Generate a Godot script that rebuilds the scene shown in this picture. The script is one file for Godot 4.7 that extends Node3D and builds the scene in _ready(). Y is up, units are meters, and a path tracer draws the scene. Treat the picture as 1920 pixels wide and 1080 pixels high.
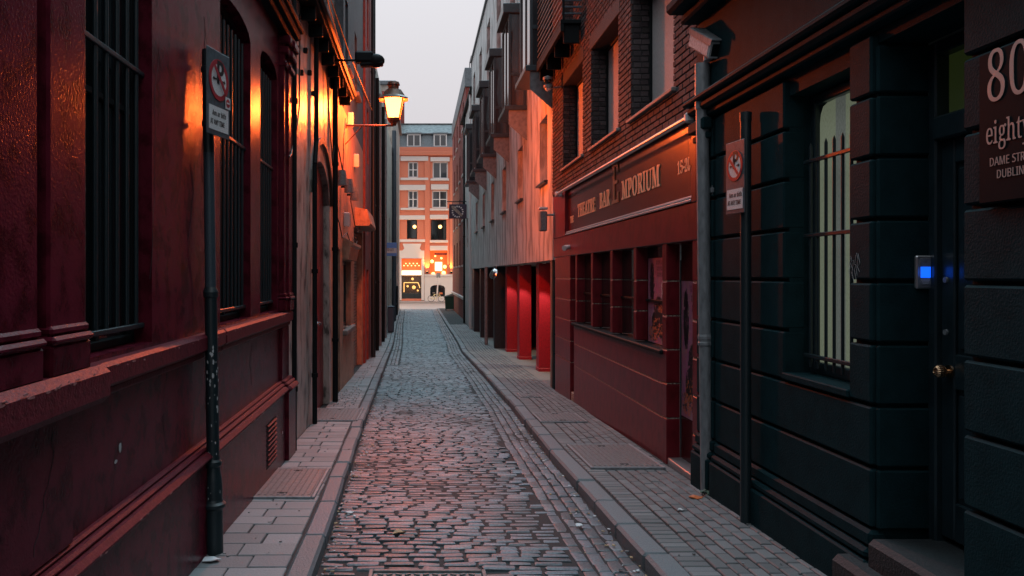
extends Node3D
# A narrow cobbled lane at dusk. Metres, y up; the lane runs towards -z and u is the distance along it.
const EYE := 1.75

class G:
	# collects triangles of one mesh
	var v := PackedVector3Array()
	var n := PackedVector3Array()
	var c := PackedColorArray()
	var col := Color.WHITE
	func tri(a: Vector3, b: Vector3, d: Vector3, na: Vector3, nb: Vector3, nd: Vector3) -> void:
		if (b - a).cross(d - a).dot(na + nb + nd) > 0.0:
			v.append(a); v.append(d); v.append(b)
			n.append(na); n.append(nd); n.append(nb)
		else:
			v.append(a); v.append(b); v.append(d)
			n.append(na); n.append(nb); n.append(nd)
		c.append(col); c.append(col); c.append(col)
	func quad(a: Vector3, b: Vector3, d: Vector3, e: Vector3, nn: Vector3) -> void:
		tri(a, b, d, nn, nn, nn)
		tri(a, d, e, nn, nn, nn)
	func box(m: Vector3, s: Vector3, bev := 0.0, bs := Basis()) -> void:
		var h := s * 0.5
		bev = minf(bev, minf(h.x, minf(h.y, h.z)) * 0.9)
		for ax in 3:
			var u := (ax + 1) % 3
			var w := (ax + 2) % 3
			for sg in [-1.0, 1.0]:
				var p: Array[Vector3] = []
				for k in [[-1, -1], [1, -1], [1, 1], [-1, 1]]:
					var q := Vector3.ZERO
					q[ax] = sg * h[ax]; q[u] = k[0] * (h[u] - bev); q[w] = k[1] * (h[w] - bev)
					p.append(m + bs * q)
				var nn := Vector3.ZERO
				nn[ax] = sg
				quad(p[0], p[1], p[2], p[3], bs * nn)
			if bev > 0.0:
				for su in [-1.0, 1.0]:
					for sw in [-1.0, 1.0]:
						var e: Array[Vector3] = []
						for k in [[0, -1], [0, 1], [1, 1], [1, -1]]:
							var q := Vector3.ZERO
							q[ax] = k[1] * (h[ax] - bev)
							q[u] = su * (h[u] if k[0] == 0 else h[u] - bev)
							q[w] = sw * (h[w] - bev if k[0] == 0 else h[w])
							e.append(m + bs * q)
						var nn := Vector3.ZERO
						nn[u] = su; nn[w] = sw
						quad(e[0], e[1], e[2], e[3], bs * nn.normalized())
		if bev > 0.0:
			for sx in [-1.0, 1.0]:
				for sy in [-1.0, 1.0]:
					for sz in [-1.0, 1.0]:
						var nn := bs * Vector3(sx, sy, sz).normalized()
						tri(m + bs * Vector3(sx * h.x, sy * (h.y - bev), sz * (h.z - bev)), m + bs * Vector3(sx * (h.x - bev), sy * h.y, sz * (h.z - bev)), m + bs * Vector3(sx * (h.x - bev), sy * (h.y - bev), sz * h.z), nn, nn, nn)
	func cyl(a: Vector3, b: Vector3, ra: float, rb: float, seg := 12, cap := true) -> void:
		var d := (b - a).normalized()
		var s := d.cross(Vector3(0.31, 0.2, 0.93) if absf(d.y) > 0.9 else Vector3.UP).normalized()
		var t := d.cross(s)
		for i in seg:
			var n0 := s * cos(TAU * i / seg) + t * sin(TAU * i / seg)
			var n1 := s * cos(TAU * (i + 1) / seg) + t * sin(TAU * (i + 1) / seg)
			tri(a + n0 * ra, a + n1 * ra, b + n1 * rb, n0, n1, n1)
			if rb > 0.0:
				tri(a + n0 * ra, b + n1 * rb, b + n0 * rb, n0, n1, n0)
			if cap:
				tri(a, a + n0 * ra, a + n1 * ra, -d, -d, -d)
				if rb > 0.0:
					tri(b, b + n0 * rb, b + n1 * rb, d, d, d)
	func tube(p: Array, r: float, seg := 6) -> void:
		for i in p.size() - 1:
			cyl(p[i], p[i + 1], r, r, seg, true)
	func lathe(m: Vector3, prof: Array, seg := 16, bs := Basis()) -> void:
		for k in prof.size() - 1:
			var p: Vector2 = prof[k]
			var q: Vector2 = prof[k + 1]
			var dn := Vector2(q.y - p.y, p.x - q.x).normalized()
			for i in seg:
				var c0 := Vector3(cos(TAU * i / seg), 0, sin(TAU * i / seg))
				var c1 := Vector3(cos(TAU * (i + 1) / seg), 0, sin(TAU * (i + 1) / seg))
				var n0 := bs * (c0 * dn.x + Vector3.UP * dn.y)
				var n1 := bs * (c1 * dn.x + Vector3.UP * dn.y)
				var a0 := m + bs * (c0 * p.x + Vector3.UP * p.y)
				var a1 := m + bs * (c1 * p.x + Vector3.UP * p.y)
				var b0 := m + bs * (c0 * q.x + Vector3.UP * q.y)
				var b1 := m + bs * (c1 * q.x + Vector3.UP * q.y)
				if p.x > 1e-5:
					tri(a0, a1, b1, n0, n1, n1)
				if q.x > 1e-5:
					tri(a0, b1, b0, n0, n1, n0)
	func ball(m: Vector3, r: Vector3, seg := 12, bs := Basis()) -> void:
		for j in seg / 2:
			var t0 := PI * j / (seg / 2) - PI / 2
			var t1 := PI * (j + 1) / (seg / 2) - PI / 2
			for i in seg:
				var a := [Vector3(cos(TAU * i / seg) * cos(t0), sin(t0), sin(TAU * i / seg) * cos(t0)), Vector3(cos(TAU * (i + 1) / seg) * cos(t0), sin(t0), sin(TAU * (i + 1) / seg) * cos(t0)), Vector3(cos(TAU * (i + 1) / seg) * cos(t1), sin(t1), sin(TAU * (i + 1) / seg) * cos(t1)), Vector3(cos(TAU * i / seg) * cos(t1), sin(t1), sin(TAU * i / seg) * cos(t1))]
				var q := []
				for k in a:
					q.append(m + bs * (k * r))
				if j > 0:
					tri(q[0], q[1], q[2], bs * a[0], bs * a[1], bs * a[2])
				else:
					tri(q[0], q[1], q[2], bs * a[0], bs * a[0], bs * a[2])
				tri(q[0], q[2], q[3], bs * a[0], bs * a[2], bs * a[3])
	func prism(o: Vector3, u: Vector3, w: Vector3, pts: PackedVector2Array, depth: float) -> void:
		# a flat outline in the plane (u, w), thickened backwards by depth
		var nn := u.cross(w).normalized()
		var ids := Geometry2D.triangulate_polygon(pts)
		for i in range(0, ids.size(), 3):
			var a := o + u * pts[ids[i]].x + w * pts[ids[i]].y
			var b := o + u * pts[ids[i + 1]].x + w * pts[ids[i + 1]].y
			var d := o + u * pts[ids[i + 2]].x + w * pts[ids[i + 2]].y
			tri(a, b, d, nn, nn, nn)
			if depth > 0.0:
				tri(a - nn * depth, b - nn * depth, d - nn * depth, -nn, -nn, -nn)
		if depth > 0.0:
			var turn := 1.0 if Geometry2D.is_polygon_clockwise(pts) else -1.0
			for i in pts.size():
				var p := pts[i]
				var q := pts[(i + 1) % pts.size()]
				var e := (q - p).normalized()
				var out := (u * -e.y + w * e.x) * turn
				var a := o + u * p.x + w * p.y
				var b := o + u * q.x + w * q.y
				quad(a, b, b - nn * depth, a - nn * depth, out)
	func add(g: G, x: Transform3D, tint := Color.WHITE) -> void:
		v.append_array(x * g.v)
		n.append_array(Transform3D(x.basis.orthonormalized(), Vector3.ZERO) * g.n)
		for k in g.c:
			c.append(k * tint)
	func mesh() -> ArrayMesh:
		var a := []
		a.resize(Mesh.ARRAY_MAX)
		a[Mesh.ARRAY_VERTEX] = v
		a[Mesh.ARRAY_NORMAL] = n
		a[Mesh.ARRAY_COLOR] = c
		var m := ArrayMesh.new()
		m.add_surface_from_arrays(Mesh.PRIMITIVE_TRIANGLES, a)
		return m

class F:
	# the frame of a wall: u along it, v up, n out of it
	var o: Vector3
	var u: Vector3
	var n: Vector3
	func _init(o_: Vector3, u_: Vector3, n_: Vector3) -> void:
		o = o_; u = u_; n = n_
	func p(a: float, b: float, d := 0.0) -> Vector3:
		return o + u * a + Vector3.UP * b + n * d

var M := {}
var names := {}
var rng := RandomNumberGenerator.new()

# ------------------------------------------------------------------ nodes
func numbered(parent: Node, called: String) -> String:
	var key := str(parent.get_instance_id()) + called
	var k: int = names.get(key, 0)
	names[key] = k + 1
	return called if k == 0 else "%s_%03d" % [called, k]

func tag(o: Node, label: String, category := "", group := "", kind := "") -> void:
	o.set_meta("label", label)
	if category: o.set_meta("category", category)
	if group: o.set_meta("group", group)
	if kind: o.set_meta("kind", kind)

func thing(called: String, at: Vector3, label: String, category: String, group := "") -> Node3D:
	var o := Node3D.new()
	o.name = numbered(self, called)
	o.position = at
	add_child(o, true)
	tag(o, label, category, group)
	return o

func setting(called: String, label: String) -> Node3D:
	var o := Node3D.new()
	o.name = numbered(self, called)
	add_child(o, true)
	tag(o, label, "", "", "structure")
	return o

func put(parent: Node3D, called: String, mesh: Mesh, m: Material, x := Transform3D()) -> MeshInstance3D:
	var o := MeshInstance3D.new()
	o.name = numbered(parent, called)
	o.mesh = mesh
	o.material_override = m
	parent.add_child(o, true)
	o.transform = x
	return o

# a part whose mesh is given in the place's own coordinates
func part(parent: Node3D, called: String, g: G, m: Material) -> MeshInstance3D:
	var at := Vector3.ZERO
	var k: Node = parent
	while k != self and k is Node3D:
		at += k.position
		k = k.get_parent()
	return put(parent, called, g.mesh(), m, Transform3D(Basis(), -at))

func solo(called: String, g: G, m: Material, at: Vector3, label: String, category: String, group := "") -> MeshInstance3D:
	var o := thing(called, at, label, category, group)
	return part(o, called.get_slice("_", called.get_slice_count("_") - 1) + "_body", g, m)

# ------------------------------------------------------------------ lane
const GROUND := [[-12.0, 0.42], [0.0, 0.0], [15.0, -0.525], [28.0, -0.9], [34.0, -1.02], [47.0, -1.12], [72.0, -1.22], [86.0, -1.08], [140.0, -1.0]]
const KERB_A := [[-12.0, -0.5], [5.0, -0.69], [9.0, -0.755], [12.0, -0.82], [19.0, -0.9], [32.0, -1.02], [47.0, -1.3], [72.0, -1.6]]
const KERB_B := [[-12.0, 1.56], [10.0, 1.56], [14.0, 1.62], [20.0, 1.6], [28.0, 1.52], [34.0, 1.62], [72.0, 1.6]]
func along(t: Array, d: float) -> float:
	for i in t.size() - 1:
		if d <= t[i + 1][0]:
			return lerpf(t[i][1], t[i + 1][1], (d - t[i][0]) / (t[i + 1][0] - t[i][0]))
	return t[-1][1]
func gy(d: float) -> float: return along(GROUND, d)
func tilt(d: float) -> Basis: return Basis(Vector3.RIGHT, atan((gy(d + 0.2) - gy(d - 0.2)) / 0.4))

# ------------------------------------------------------------------ shapes on walls
func fbox(g: G, f: F, u0: float, u1: float, v0: float, v1: float, n0: float, n1: float, bev := 0.0) -> void:
	var a := f.p(u0, v0, n0)
	var b := f.p(u1, v1, n1)
	g.box((a + b) * 0.5, (b - a).abs(), bev)

# a wall sheet with openings [u0, u1, v0, v1, rise of the arch]; each opening has reveals rd deep
func panel(g: G, f: F, u0: float, u1: float, v0: float, v1: float, ops: Array, rd: float) -> void:
	var us := [u0, u1]
	var vs := [v0, v1]
	for o in ops:
		us.append(clampf(o[0], u0, u1)); us.append(clampf(o[1], u0, u1))
		vs.append(clampf(o[2], v0, v1)); vs.append(clampf(o[3], v0, v1))
	us.sort(); vs.sort()
	for i in us.size() - 1:
		for j in vs.size() - 1:
			if us[i + 1] - us[i] < 1e-4 or vs[j + 1] - vs[j] < 1e-4:
				continue
			var mu: float = (us[i] + us[i + 1]) * 0.5
			var mv: float = (vs[j] + vs[j + 1]) * 0.5
			var open := false
			for o in ops:
				if mu > o[0] and mu < o[1] and mv > o[2] and mv < o[3]:
					open = true
			if not open:
				g.quad(f.p(us[i], vs[j]), f.p(us[i + 1], vs[j]), f.p(us[i + 1], vs[j + 1]), f.p(us[i], vs[j + 1]), f.n)
	for o in ops:
		var rise: float = o[4] if o.size() > 4 else 0.0
		var spring: float = o[3] - rise
		g.quad(f.p(o[0], o[2]), f.p(o[0], spring), f.p(o[0], spring, -rd), f.p(o[0], o[2], -rd), f.u)
		g.quad(f.p(o[1], o[2]), f.p(o[1], spring), f.p(o[1], spring, -rd), f.p(o[1], o[2], -rd), -f.u)
		g.quad(f.p(o[0], o[2]), f.p(o[1], o[2]), f.p(o[1], o[2], -rd), f.p(o[0], o[2], -rd), Vector3.UP)
		var seg := 14 if rise > 0.0 else 1
		for k in seg:
			var t0 := float(k) / seg
			var t1 := float(k + 1) / seg
			var a0 := lerpf(o[0], o[1], t0)
			var a1 := lerpf(o[0], o[1], t1)
			var h0 := spring + rise * sqrt(maxf(0.0, 1.0 - pow(2.0 * t0 - 1.0, 2)))
			var h1 := spring + rise * sqrt(maxf(0.0, 1.0 - pow(2.0 * t1 - 1.0, 2)))
			g.quad(f.p(a0, h0), f.p(a1, h1), f.p(a1, h1, -rd), f.p(a0, h0, -rd), Vector3.DOWN)
			if rise > 0.0:
				g.quad(f.p(a0, h0), f.p(a1, h1), f.p(a1, o[3]), f.p(a0, o[3]), f.n)

# a framed window set back by n; cols x rows lights
func window(t: Node3D, f: F, u0: float, u1: float, v0: float, v1: float, n: float, fm: Material, gm: Material, cols := 2, rows := 1, fw := 0.06, called := "window") -> MeshInstance3D:
	var g := G.new()
	fbox(g, f, u0, u0 + fw, v0, v1, n, n + 0.05, 0.006)
	fbox(g, f, u1 - fw, u1, v0, v1, n, n + 0.05, 0.006)
	fbox(g, f, u0 + fw, u1 - fw, v0, v0 + fw, n, n + 0.05, 0.006)
	fbox(g, f, u0 + fw, u1 - fw, v1 - fw, v1, n, n + 0.05, 0.006)
	var us := [u0 + fw]
	for i in range(1, cols):
		var m := lerpf(u0, u1, float(i) / cols)
		fbox(g, f, m - fw * 0.4, m + fw * 0.4, v0 + fw, v1 - fw, n, n + 0.045)
		us.append(m - fw * 0.4); us.append(m + fw * 0.4)
	us.append(u1 - fw)
	var vs := [v0 + fw]
	for j in range(1, rows):
		var m := lerpf(v0, v1, float(j) / rows)
		for i in range(0, us.size(), 2):
			fbox(g, f, us[i], us[i + 1], m - fw * 0.3, m + fw * 0.3, n, n + 0.042)
		vs.append(m - fw * 0.3); vs.append(m + fw * 0.3)
	vs.append(v1 - fw)
	var w := part(t, called, g, fm)
	for i in range(0, us.size(), 2):
		for j in range(0, vs.size(), 2):
			var p := G.new()
			fbox(p, f, us[i], us[i + 1], vs[j], vs[j + 1], n + 0.012, n + 0.02)
			part(w, "pane", p, gm)
	return w

func core(t: Node3D, f: F, u0: float, u1: float, v0: float, v1: float, near: float, far: float, m: Material) -> void:
	var g := G.new()
	fbox(g, f, u0, u1, v0, v1, -near, -far)
	part(t, "inner_wall", g, m)

# ------------------------------------------------------------------ materials
func lin(r: float, g: float, b: float) -> Color: return Color(r, g, b).linear_to_srgb()

func field(size: int, freq: float, oct: int, sd: int, gain := 0.5) -> Image:
	var f := FastNoiseLite.new()
	f.noise_type = FastNoiseLite.TYPE_SIMPLEX_SMOOTH
	f.seed = sd
	f.frequency = freq
	f.fractal_type = FastNoiseLite.FRACTAL_FBM
	f.fractal_octaves = oct
	f.fractal_gain = gain
	return f.get_seamless_image(size, size, false, false, 0.15, true)

# a noise field run through a ramp of [position, linear colour]
func ramp(img: Image, stops: Array) -> ImageTexture:
	var g := Gradient.new()
	var off := PackedFloat32Array()
	var cs := PackedColorArray()
	for s in stops:
		off.append(s[0]); cs.append(Color(s[1], s[1], s[1]) if s[1] is float else s[1])
	g.offsets = off
	g.colors = cs
	var lut := []
	for i in 256:
		var c := g.sample(i / 255.0).linear_to_srgb()
		lut.append([int(clampf(c.r, 0, 1) * 255), int(clampf(c.g, 0, 1) * 255), int(clampf(c.b, 0, 1) * 255)])
	img.convert(Image.FORMAT_L8)
	var src := img.get_data()
	var dst := PackedByteArray()
	dst.resize(src.size() * 3)
	for i in src.size():
		var k: Array = lut[src[i]]
		dst[i * 3] = k[0]; dst[i * 3 + 1] = k[1]; dst[i * 3 + 2] = k[2]
	return ImageTexture.create_from_image(Image.create_from_data(img.get_width(), img.get_height(), false, Image.FORMAT_RGB8, dst))

func bumps(img: Image, s: float) -> ImageTexture:
	img.convert(Image.FORMAT_RGBA8)
	img.bump_map_to_normal_map(s)
	return ImageTexture.create_from_image(img)

func mat(called: String, c: Color, rough: float, o := {}) -> StandardMaterial3D:
	var m := StandardMaterial3D.new()
	m.resource_name = called
	m.albedo_color = c
	m.roughness = rough
	m.metallic = o.get("metal", 0.0)
	m.metallic_specular = o.get("spec", 0.5)
	if o.has("tex") or o.has("norm") or o.has("rtex"):
		m.uv1_triplanar = true
		m.uv1_world_triplanar = o.get("world", true)
		m.uv1_scale = o.get("scale", Vector3.ONE)
		m.uv1_triplanar_sharpness = 4.0
	if o.has("tex"): m.albedo_texture = o.tex
	if o.has("rtex"): m.roughness_texture = o.rtex
	if o.has("norm"):
		m.normal_enabled = true
		m.normal_texture = o.norm
		m.normal_scale = o.get("ns", 1.0)
	if o.has("glow"):
		m.emission_enabled = true
		m.emission = o.glow
		m.emission_energy_multiplier = o.get("power", 1.0)
	if o.get("vc", false): m.vertex_color_use_as_albedo = true
	if o.has("coat"):
		m.clearcoat_enabled = true
		m.clearcoat = o.coat
		m.clearcoat_roughness = o.get("coat_rough", 0.2)
	M[called] = m
	return m

func materials() -> void:
	var mottle := ramp(field(512, 0.012, 5, 11), [[0.0, 0.45], [0.5, 0.8], [1.0, 1.0]])
	var grain := ramp(field(512, 0.09, 4, 12), [[0.0, 0.5], [0.5, 0.85], [1.0, 1.0]])
	var patch := ramp(field(512, 0.01, 6, 13, 0.6), [[0.0, 0.12], [0.36, 0.22], [0.48, 0.7], [0.62, 0.9], [1.0, 1.0]])
	var stain := ramp(field(512, 0.009, 6, 23, 0.6), [[0.0, 0.12], [0.22, 0.2], [0.36, 0.62], [0.55, 0.85], [1.0, 1.0]])
	var grime := ramp(field(1024, 0.006, 7, 31, 0.62), [[0.0, 0.28], [0.3, 0.5], [0.48, 0.82], [0.7, 0.92], [1.0, 1.0]])
	var stucco_fine := bumps(field(1024, 0.07, 4, 32, 0.6), 7.0)
	var runs := ramp(field(512, 0.012, 6, 41, 0.6), [[0.0, 0.3], [0.35, 0.5], [0.5, 0.82], [0.7, 0.95], [1.0, 1.0]])
	var soft := ramp(field(1024, 0.006, 7, 33, 0.65), [[0.0, 0.6], [0.5, 0.86], [1.0, 1.0]])
	var glossy := ramp(field(256, 0.03, 4, 14), [[0.0, 0.5], [1.0, 1.0]])
	var stucco := bumps(field(512, 0.045, 4, 15, 0.55), 5.0)
	var rough := bumps(field(512, 0.03, 6, 16, 0.65), 7.0)
	var fine := bumps(field(512, 0.12, 4, 17), 3.0)
	var wavy := bumps(field(512, 0.012, 4, 18, 0.5), 6.0)
	# paint on the near red building: thick gloss over rough render
	mat("red_paint", lin(0.115, 0.012, 0.025), 0.24, {"tex": grime, "norm": stucco_fine, "ns": 0.14, "scale": Vector3(0.7, 0.6, 0.7), "spec": 0.19})
	mat("red_paint_smooth", lin(0.125, 0.013, 0.024), 0.5, {"tex": mottle, "norm": rough, "ns": 0.4, "scale": Vector3(2.0, 2.0, 2.0), "spec": 0.3})
	mat("pub_red", lin(0.165, 0.014, 0.021), 0.32, {"tex": mottle, "norm": fine, "ns": 0.12, "scale": Vector3(0.9, 0.5, 0.9), "spec": 0.3})
	mat("pub_board", lin(0.085, 0.012, 0.014), 0.22, {"tex": mottle, "norm": wavy, "ns": 0.06, "scale": Vector3(0.9, 0.5, 0.9), "spec": 0.6})
	mat("green_paint", lin(0.010, 0.031, 0.037), 0.55, {"tex": soft, "norm": stucco_fine, "ns": 0.2, "scale": Vector3(0.8, 0.7, 0.8), "spec": 0.12})
	mat("green_door", lin(0.018, 0.036, 0.045), 0.28, {"tex": mottle, "norm": fine, "ns": 0.1, "scale": Vector3(1.3, 0.7, 1.3)})
	mat("teal_metal", lin(0.010, 0.024, 0.030), 0.42, {"tex": grain, "norm": fine, "ns": 0.15, "scale": Vector3(2, 2, 2)})
	mat("black_metal", lin(0.012, 0.016, 0.018), 0.55, {"spec": 0.2, "tex": grain, "norm": fine, "ns": 0.15, "scale": Vector3(2, 2, 2)})
	mat("glass_dark", lin(0.008, 0.011, 0.013), 0.04, {"spec": 0.7})
	mat("glass_grey", lin(0.03, 0.035, 0.04), 0.05, {"spec": 0.9})
	mat("inner_plaster", lin(0.35, 0.34, 0.33), 0.9)
	mat("zinc", lin(0.27, 0.295, 0.315), 0.42, {"metal": 0.15, "tex": mottle, "norm": fine, "ns": 0.15, "scale": Vector3(2.5, 0.8, 2.5)})
	mat("grey_post", lin(0.055, 0.085, 0.11), 0.45, {"metal": 0.2, "tex": grain, "norm": fine, "ns": 0.2, "scale": Vector3(3, 1, 3)})
	mat("flake", lin(0.42, 0.44, 0.45), 0.6)
	mat("brass", lin(0.55, 0.36, 0.22), 0.25, {"metal": 1.0})
	mat("chrome", lin(0.55, 0.56, 0.58), 0.22, {"metal": 1.0})
	mat("silver_trim", lin(0.55, 0.56, 0.58), 0.3, {"metal": 0.8})
	mat("steel_letter", lin(0.40, 0.38, 0.36), 0.35, {"metal": 0.3})
	mat("gold_letter", lin(0.72, 0.54, 0.36), 0.35, {"metal": 0.15})
	mat("black_letter", lin(0.30, 0.17, 0.10), 0.25, {"metal": 0.3})
	mat("sign_grey", lin(0.075, 0.105, 0.125), 0.5, {"tex": mottle, "scale": Vector3(3, 3, 3)})
	mat("sign_white", lin(0.74, 0.75, 0.76), 0.45, {"tex": grain, "scale": Vector3(2, 2, 2)})
	mat("sign_red", lin(0.33, 0.022, 0.035), 0.45)
	mat("sign_black", lin(0.012, 0.014, 0.016), 0.5)
	mat("sign_blue", lin(0.05, 0.27, 0.66), 0.4)
	mat("stone_kerb", lin(0.155, 0.180, 0.195), 0.55, {"tex": grain, "norm": rough, "ns": 0.5, "scale": Vector3(2, 2, 2), "vc": true})
	mat("sett", Color.WHITE, 0.54, {"tex": mottle, "norm": rough, "ns": 0.4, "scale": Vector3(5, 5, 5), "vc": true, "rtex": glossy, "spec": 0.5})
	mat("slab", Color.WHITE, 0.6, {"tex": grain, "norm": rough, "ns": 0.35, "scale": Vector3(2.2, 2.2, 2.2), "vc": true})
	mat("paver", Color.WHITE, 0.58, {"tex": grain, "norm": fine, "ns": 0.35, "scale": Vector3(2.5, 2.5, 2.5), "vc": true})
	mat("bedding", lin(0.008, 0.013, 0.015), 0.8, {"tex": grain, "norm": rough, "ns": 0.6, "scale": Vector3(3, 3, 3)})
	mat("iron_cover", lin(0.15, 0.155, 0.16), 0.5, {"metal": 0.15, "tex": mottle, "norm": fine, "ns": 0.4, "scale": Vector3(2.5, 2.5, 2.5)})
	mat("render_stained", lin(0.46, 0.40, 0.37), 0.34, {"tex": stain, "norm": stucco, "ns": 0.25, "scale": Vector3(0.7, 0.3, 0.7), "spec": 0.4})
	mat("render_brown", lin(0.22, 0.15, 0.12), 0.45, {"tex": mottle, "norm": stucco, "ns": 0.4, "scale": Vector3(0.8, 0.4, 0.8)})
	mat("render_orange", lin(0.42, 0.25, 0.17), 0.55, {"tex": mottle, "norm": stucco, "ns": 0.3, "scale": Vector3(0.8, 0.4, 0.8)})
	mat("render_dark", lin(0.055, 0.065, 0.078), 0.6, {"tex": mottle, "norm": stucco, "ns": 0.3, "scale": Vector3(0.8, 0.3, 0.8)})
	mat("rubble_wall", lin(0.10, 0.10, 0.098), 0.55, {"tex": patch, "norm": rough, "ns": 0.9, "scale": Vector3(1.6, 1.6, 1.6)})
	mat("cream_render", lin(0.52, 0.48, 0.42), 0.7, {"tex": mottle, "norm": stucco, "ns": 0.3, "scale": Vector3(0.5, 0.25, 0.5)})
	mat("pale_render", lin(0.60, 0.61, 0.61), 0.6, {"tex": mottle, "norm": stucco, "ns": 0.3, "scale": Vector3(0.5, 0.2, 0.5)})
	mat("door_red", lin(0.21, 0.018, 0.026), 0.4, {"tex": mottle, "norm": wavy, "ns": 0.2, "scale": Vector3(1.5, 0.4, 1.5)})
	mat("concrete", lin(0.50, 0.515, 0.52), 0.6, {"tex": runs, "norm": stucco, "ns": 0.2, "scale": Vector3(0.35, 0.09, 0.35)})
	mat("bay_metal", lin(0.020, 0.037, 0.050), 0.36, {"tex": mottle, "norm": fine, "ns": 0.1, "scale": Vector3(1, 1, 1)})
	mat("bay_grey", lin(0.16, 0.18, 0.195), 0.5, {"tex": mottle, "scale": Vector3(1, 1, 1)})
	mat("column_red", lin(0.42, 0.010, 0.026), 0.5, {"tex": grain, "scale": Vector3(0.5, 0.3, 0.5)})
	mat("brick", Color.WHITE, 0.65, {"spec": 0.2, "tex": grain, "norm": rough, "ns": 0.5, "scale": Vector3(3, 3, 3), "vc": true})
	mat("mortar", lin(0.022, 0.022, 0.024), 0.85, {"tex": grain, "norm": rough, "ns": 0.5, "scale": Vector3(3, 3, 3)})
	mat("sill_stone", lin(0.22, 0.19, 0.18), 0.6, {"tex": grain, "norm": rough, "ns": 0.4, "scale": Vector3(2, 2, 2)})
	mat("pale_cream", lin(0.42, 0.34, 0.28), 0.6, {"tex": patch, "scale": Vector3(4, 4, 4)})  # as joint fill, its paleness paints in worn, light-catching groove lips
	mat("far_brick", lin(0.70, 0.215, 0.125), 0.75, {"tex": grain, "scale": Vector3(0.5, 0.5, 0.5)})
	mat("far_brick_red", lin(0.27, 0.055, 0.045), 0.75, {"tex": mottle, "norm": rough, "ns": 0.5, "scale": Vector3(0.7, 0.7, 0.7)})
	mat("far_stone", lin(0.58, 0.54, 0.52), 0.7)
	mat("slate", lin(0.085, 0.085, 0.085), 0.6, {"tex": patch, "norm": rough, "ns": 0.6, "scale": Vector3(0.4, 0.7, 0.4)})
	mat("lead", lin(0.16, 0.19, 0.21), 0.55, {"tex": mottle, "scale": Vector3(0.8, 0.8, 0.8)})
	mat("white_frame", lin(0.68, 0.68, 0.68), 0.5)
	mat("cream_board", lin(0.50, 0.51, 0.52), 0.5, {"tex": mottle, "norm": wavy, "ns": 0.1, "scale": Vector3(1, 0.4, 1)})
	mat("asphalt", lin(0.16, 0.15, 0.15), 0.8, {"tex": grain, "norm": fine, "ns": 0.4, "scale": Vector3(1.5, 1.5, 1.5)})
	mat("far_paving", lin(0.30, 0.28, 0.275), 0.7, {"tex": grain, "scale": Vector3(0.8, 0.8, 0.8)})
	mat("wheelie_green", lin(0.012, 0.09, 0.06), 0.45)
	mat("bin_blue", lin(0.05, 0.085, 0.12), 0.45)
	mat("plastic_white", lin(0.55, 0.56, 0.57), 0.5)
	mat("plastic_grey", lin(0.20, 0.22, 0.23), 0.5, {"tex": mottle, "scale": Vector3(4, 4, 4)})
	mat("cable", lin(0.010, 0.012, 0.013), 0.6)
	mat("rubber", lin(0.02, 0.02, 0.022), 0.7)
	mat("bike_paint", lin(0.60, 0.52, 0.30), 0.35)
	mat("litter_paper", lin(0.60, 0.62, 0.64), 0.7)
	mat("litter_orange", lin(0.50, 0.12, 0.03), 0.6)
	mat("weed", lin(0.03, 0.075, 0.045), 0.6)
	mat("dry_leaf", lin(0.35, 0.24, 0.13), 0.7)
	mat("lamp_pane", lin(0.9, 0.8, 0.7), 0.3, {"glow": Color(1.0, 0.62, 0.36), "power": 3.2})
	mat("lamp_copper", lin(0.10, 0.055, 0.035), 0.4, {"metal": 0.4})
	mat("downlight", lin(0.9, 0.9, 0.9), 0.4, {"glow": Color(1.0, 0.93, 0.8), "power": 5.0})
	mat("warm_lamp", lin(0.9, 0.8, 0.6), 0.4, {"glow": Color(1.0, 0.72, 0.38), "power": 2.2})
	mat("lit_blind", lin(0.30, 0.32, 0.25), 0.8, {"tex": grain, "scale": Vector3(2, 0.6, 2), "glow": Color(0.60, 0.64, 0.53), "power": 0.17})
	mat("lit_glass_green", lin(0.05, 0.07, 0.045), 0.3, {"glow": Color(0.42, 0.50, 0.24), "power": 0.03})
	mat("blue_screen", lin(0.05, 0.1, 0.3), 0.3, {"glow": Color(0.05, 0.36, 1.0), "power": 0.9})
	mat("shop_glow", lin(0.9, 0.85, 0.75), 0.5, {"glow": Color(1.0, 0.84, 0.66), "power": 1.0})
	mat("shop_amber", lin(0.45, 0.16, 0.06), 0.6, {"tex": mottle, "scale": Vector3(1.5, 1.5, 1.5), "glow": Color(0.95, 0.30, 0.08), "power": 0.75})
	mat("black_gloss", lin(0.006, 0.011, 0.013), 0.5, {"spec": 0.12})
	mat("navy", lin(0.012, 0.022, 0.05), 0.4)
	var pane := mat("shop_window", lin(0.05, 0.06, 0.06), 0.03)
	pane.transparency = BaseMaterial3D.TRANSPARENCY_ALPHA
	pane.albedo_color.a = 0.3
	mat("passage_paving", lin(0.20, 0.19, 0.18), 0.6, {"tex": grain, "norm": rough, "ns": 0.3, "scale": Vector3(1.2, 1.2, 1.2)})
	mat("window_blind", lin(0.44, 0.43, 0.43), 0.7, {"tex": grain, "scale": Vector3(2, 0.4, 2)})
	mat("step_stone", lin(0.014, 0.020, 0.023), 0.7, {"tex": grain, "norm": rough, "ns": 0.6, "scale": Vector3(2, 2, 2)})
	mat("camera_grey", lin(0.55, 0.57, 0.59), 0.45, {"tex": mottle, "scale": Vector3(4, 4, 4)})
	mat("lit_blind_grey", lin(0.27, 0.28, 0.26), 0.8, {"tex": grain, "scale": Vector3(2, 0.6, 2), "glow": Color(0.55, 0.58, 0.54), "power": 0.13})
	mat("worn_glint_pink", lin(0.30, 0.12, 0.12), 0.5)  # worn edge paint with a pinkish glint put into the colour

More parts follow.
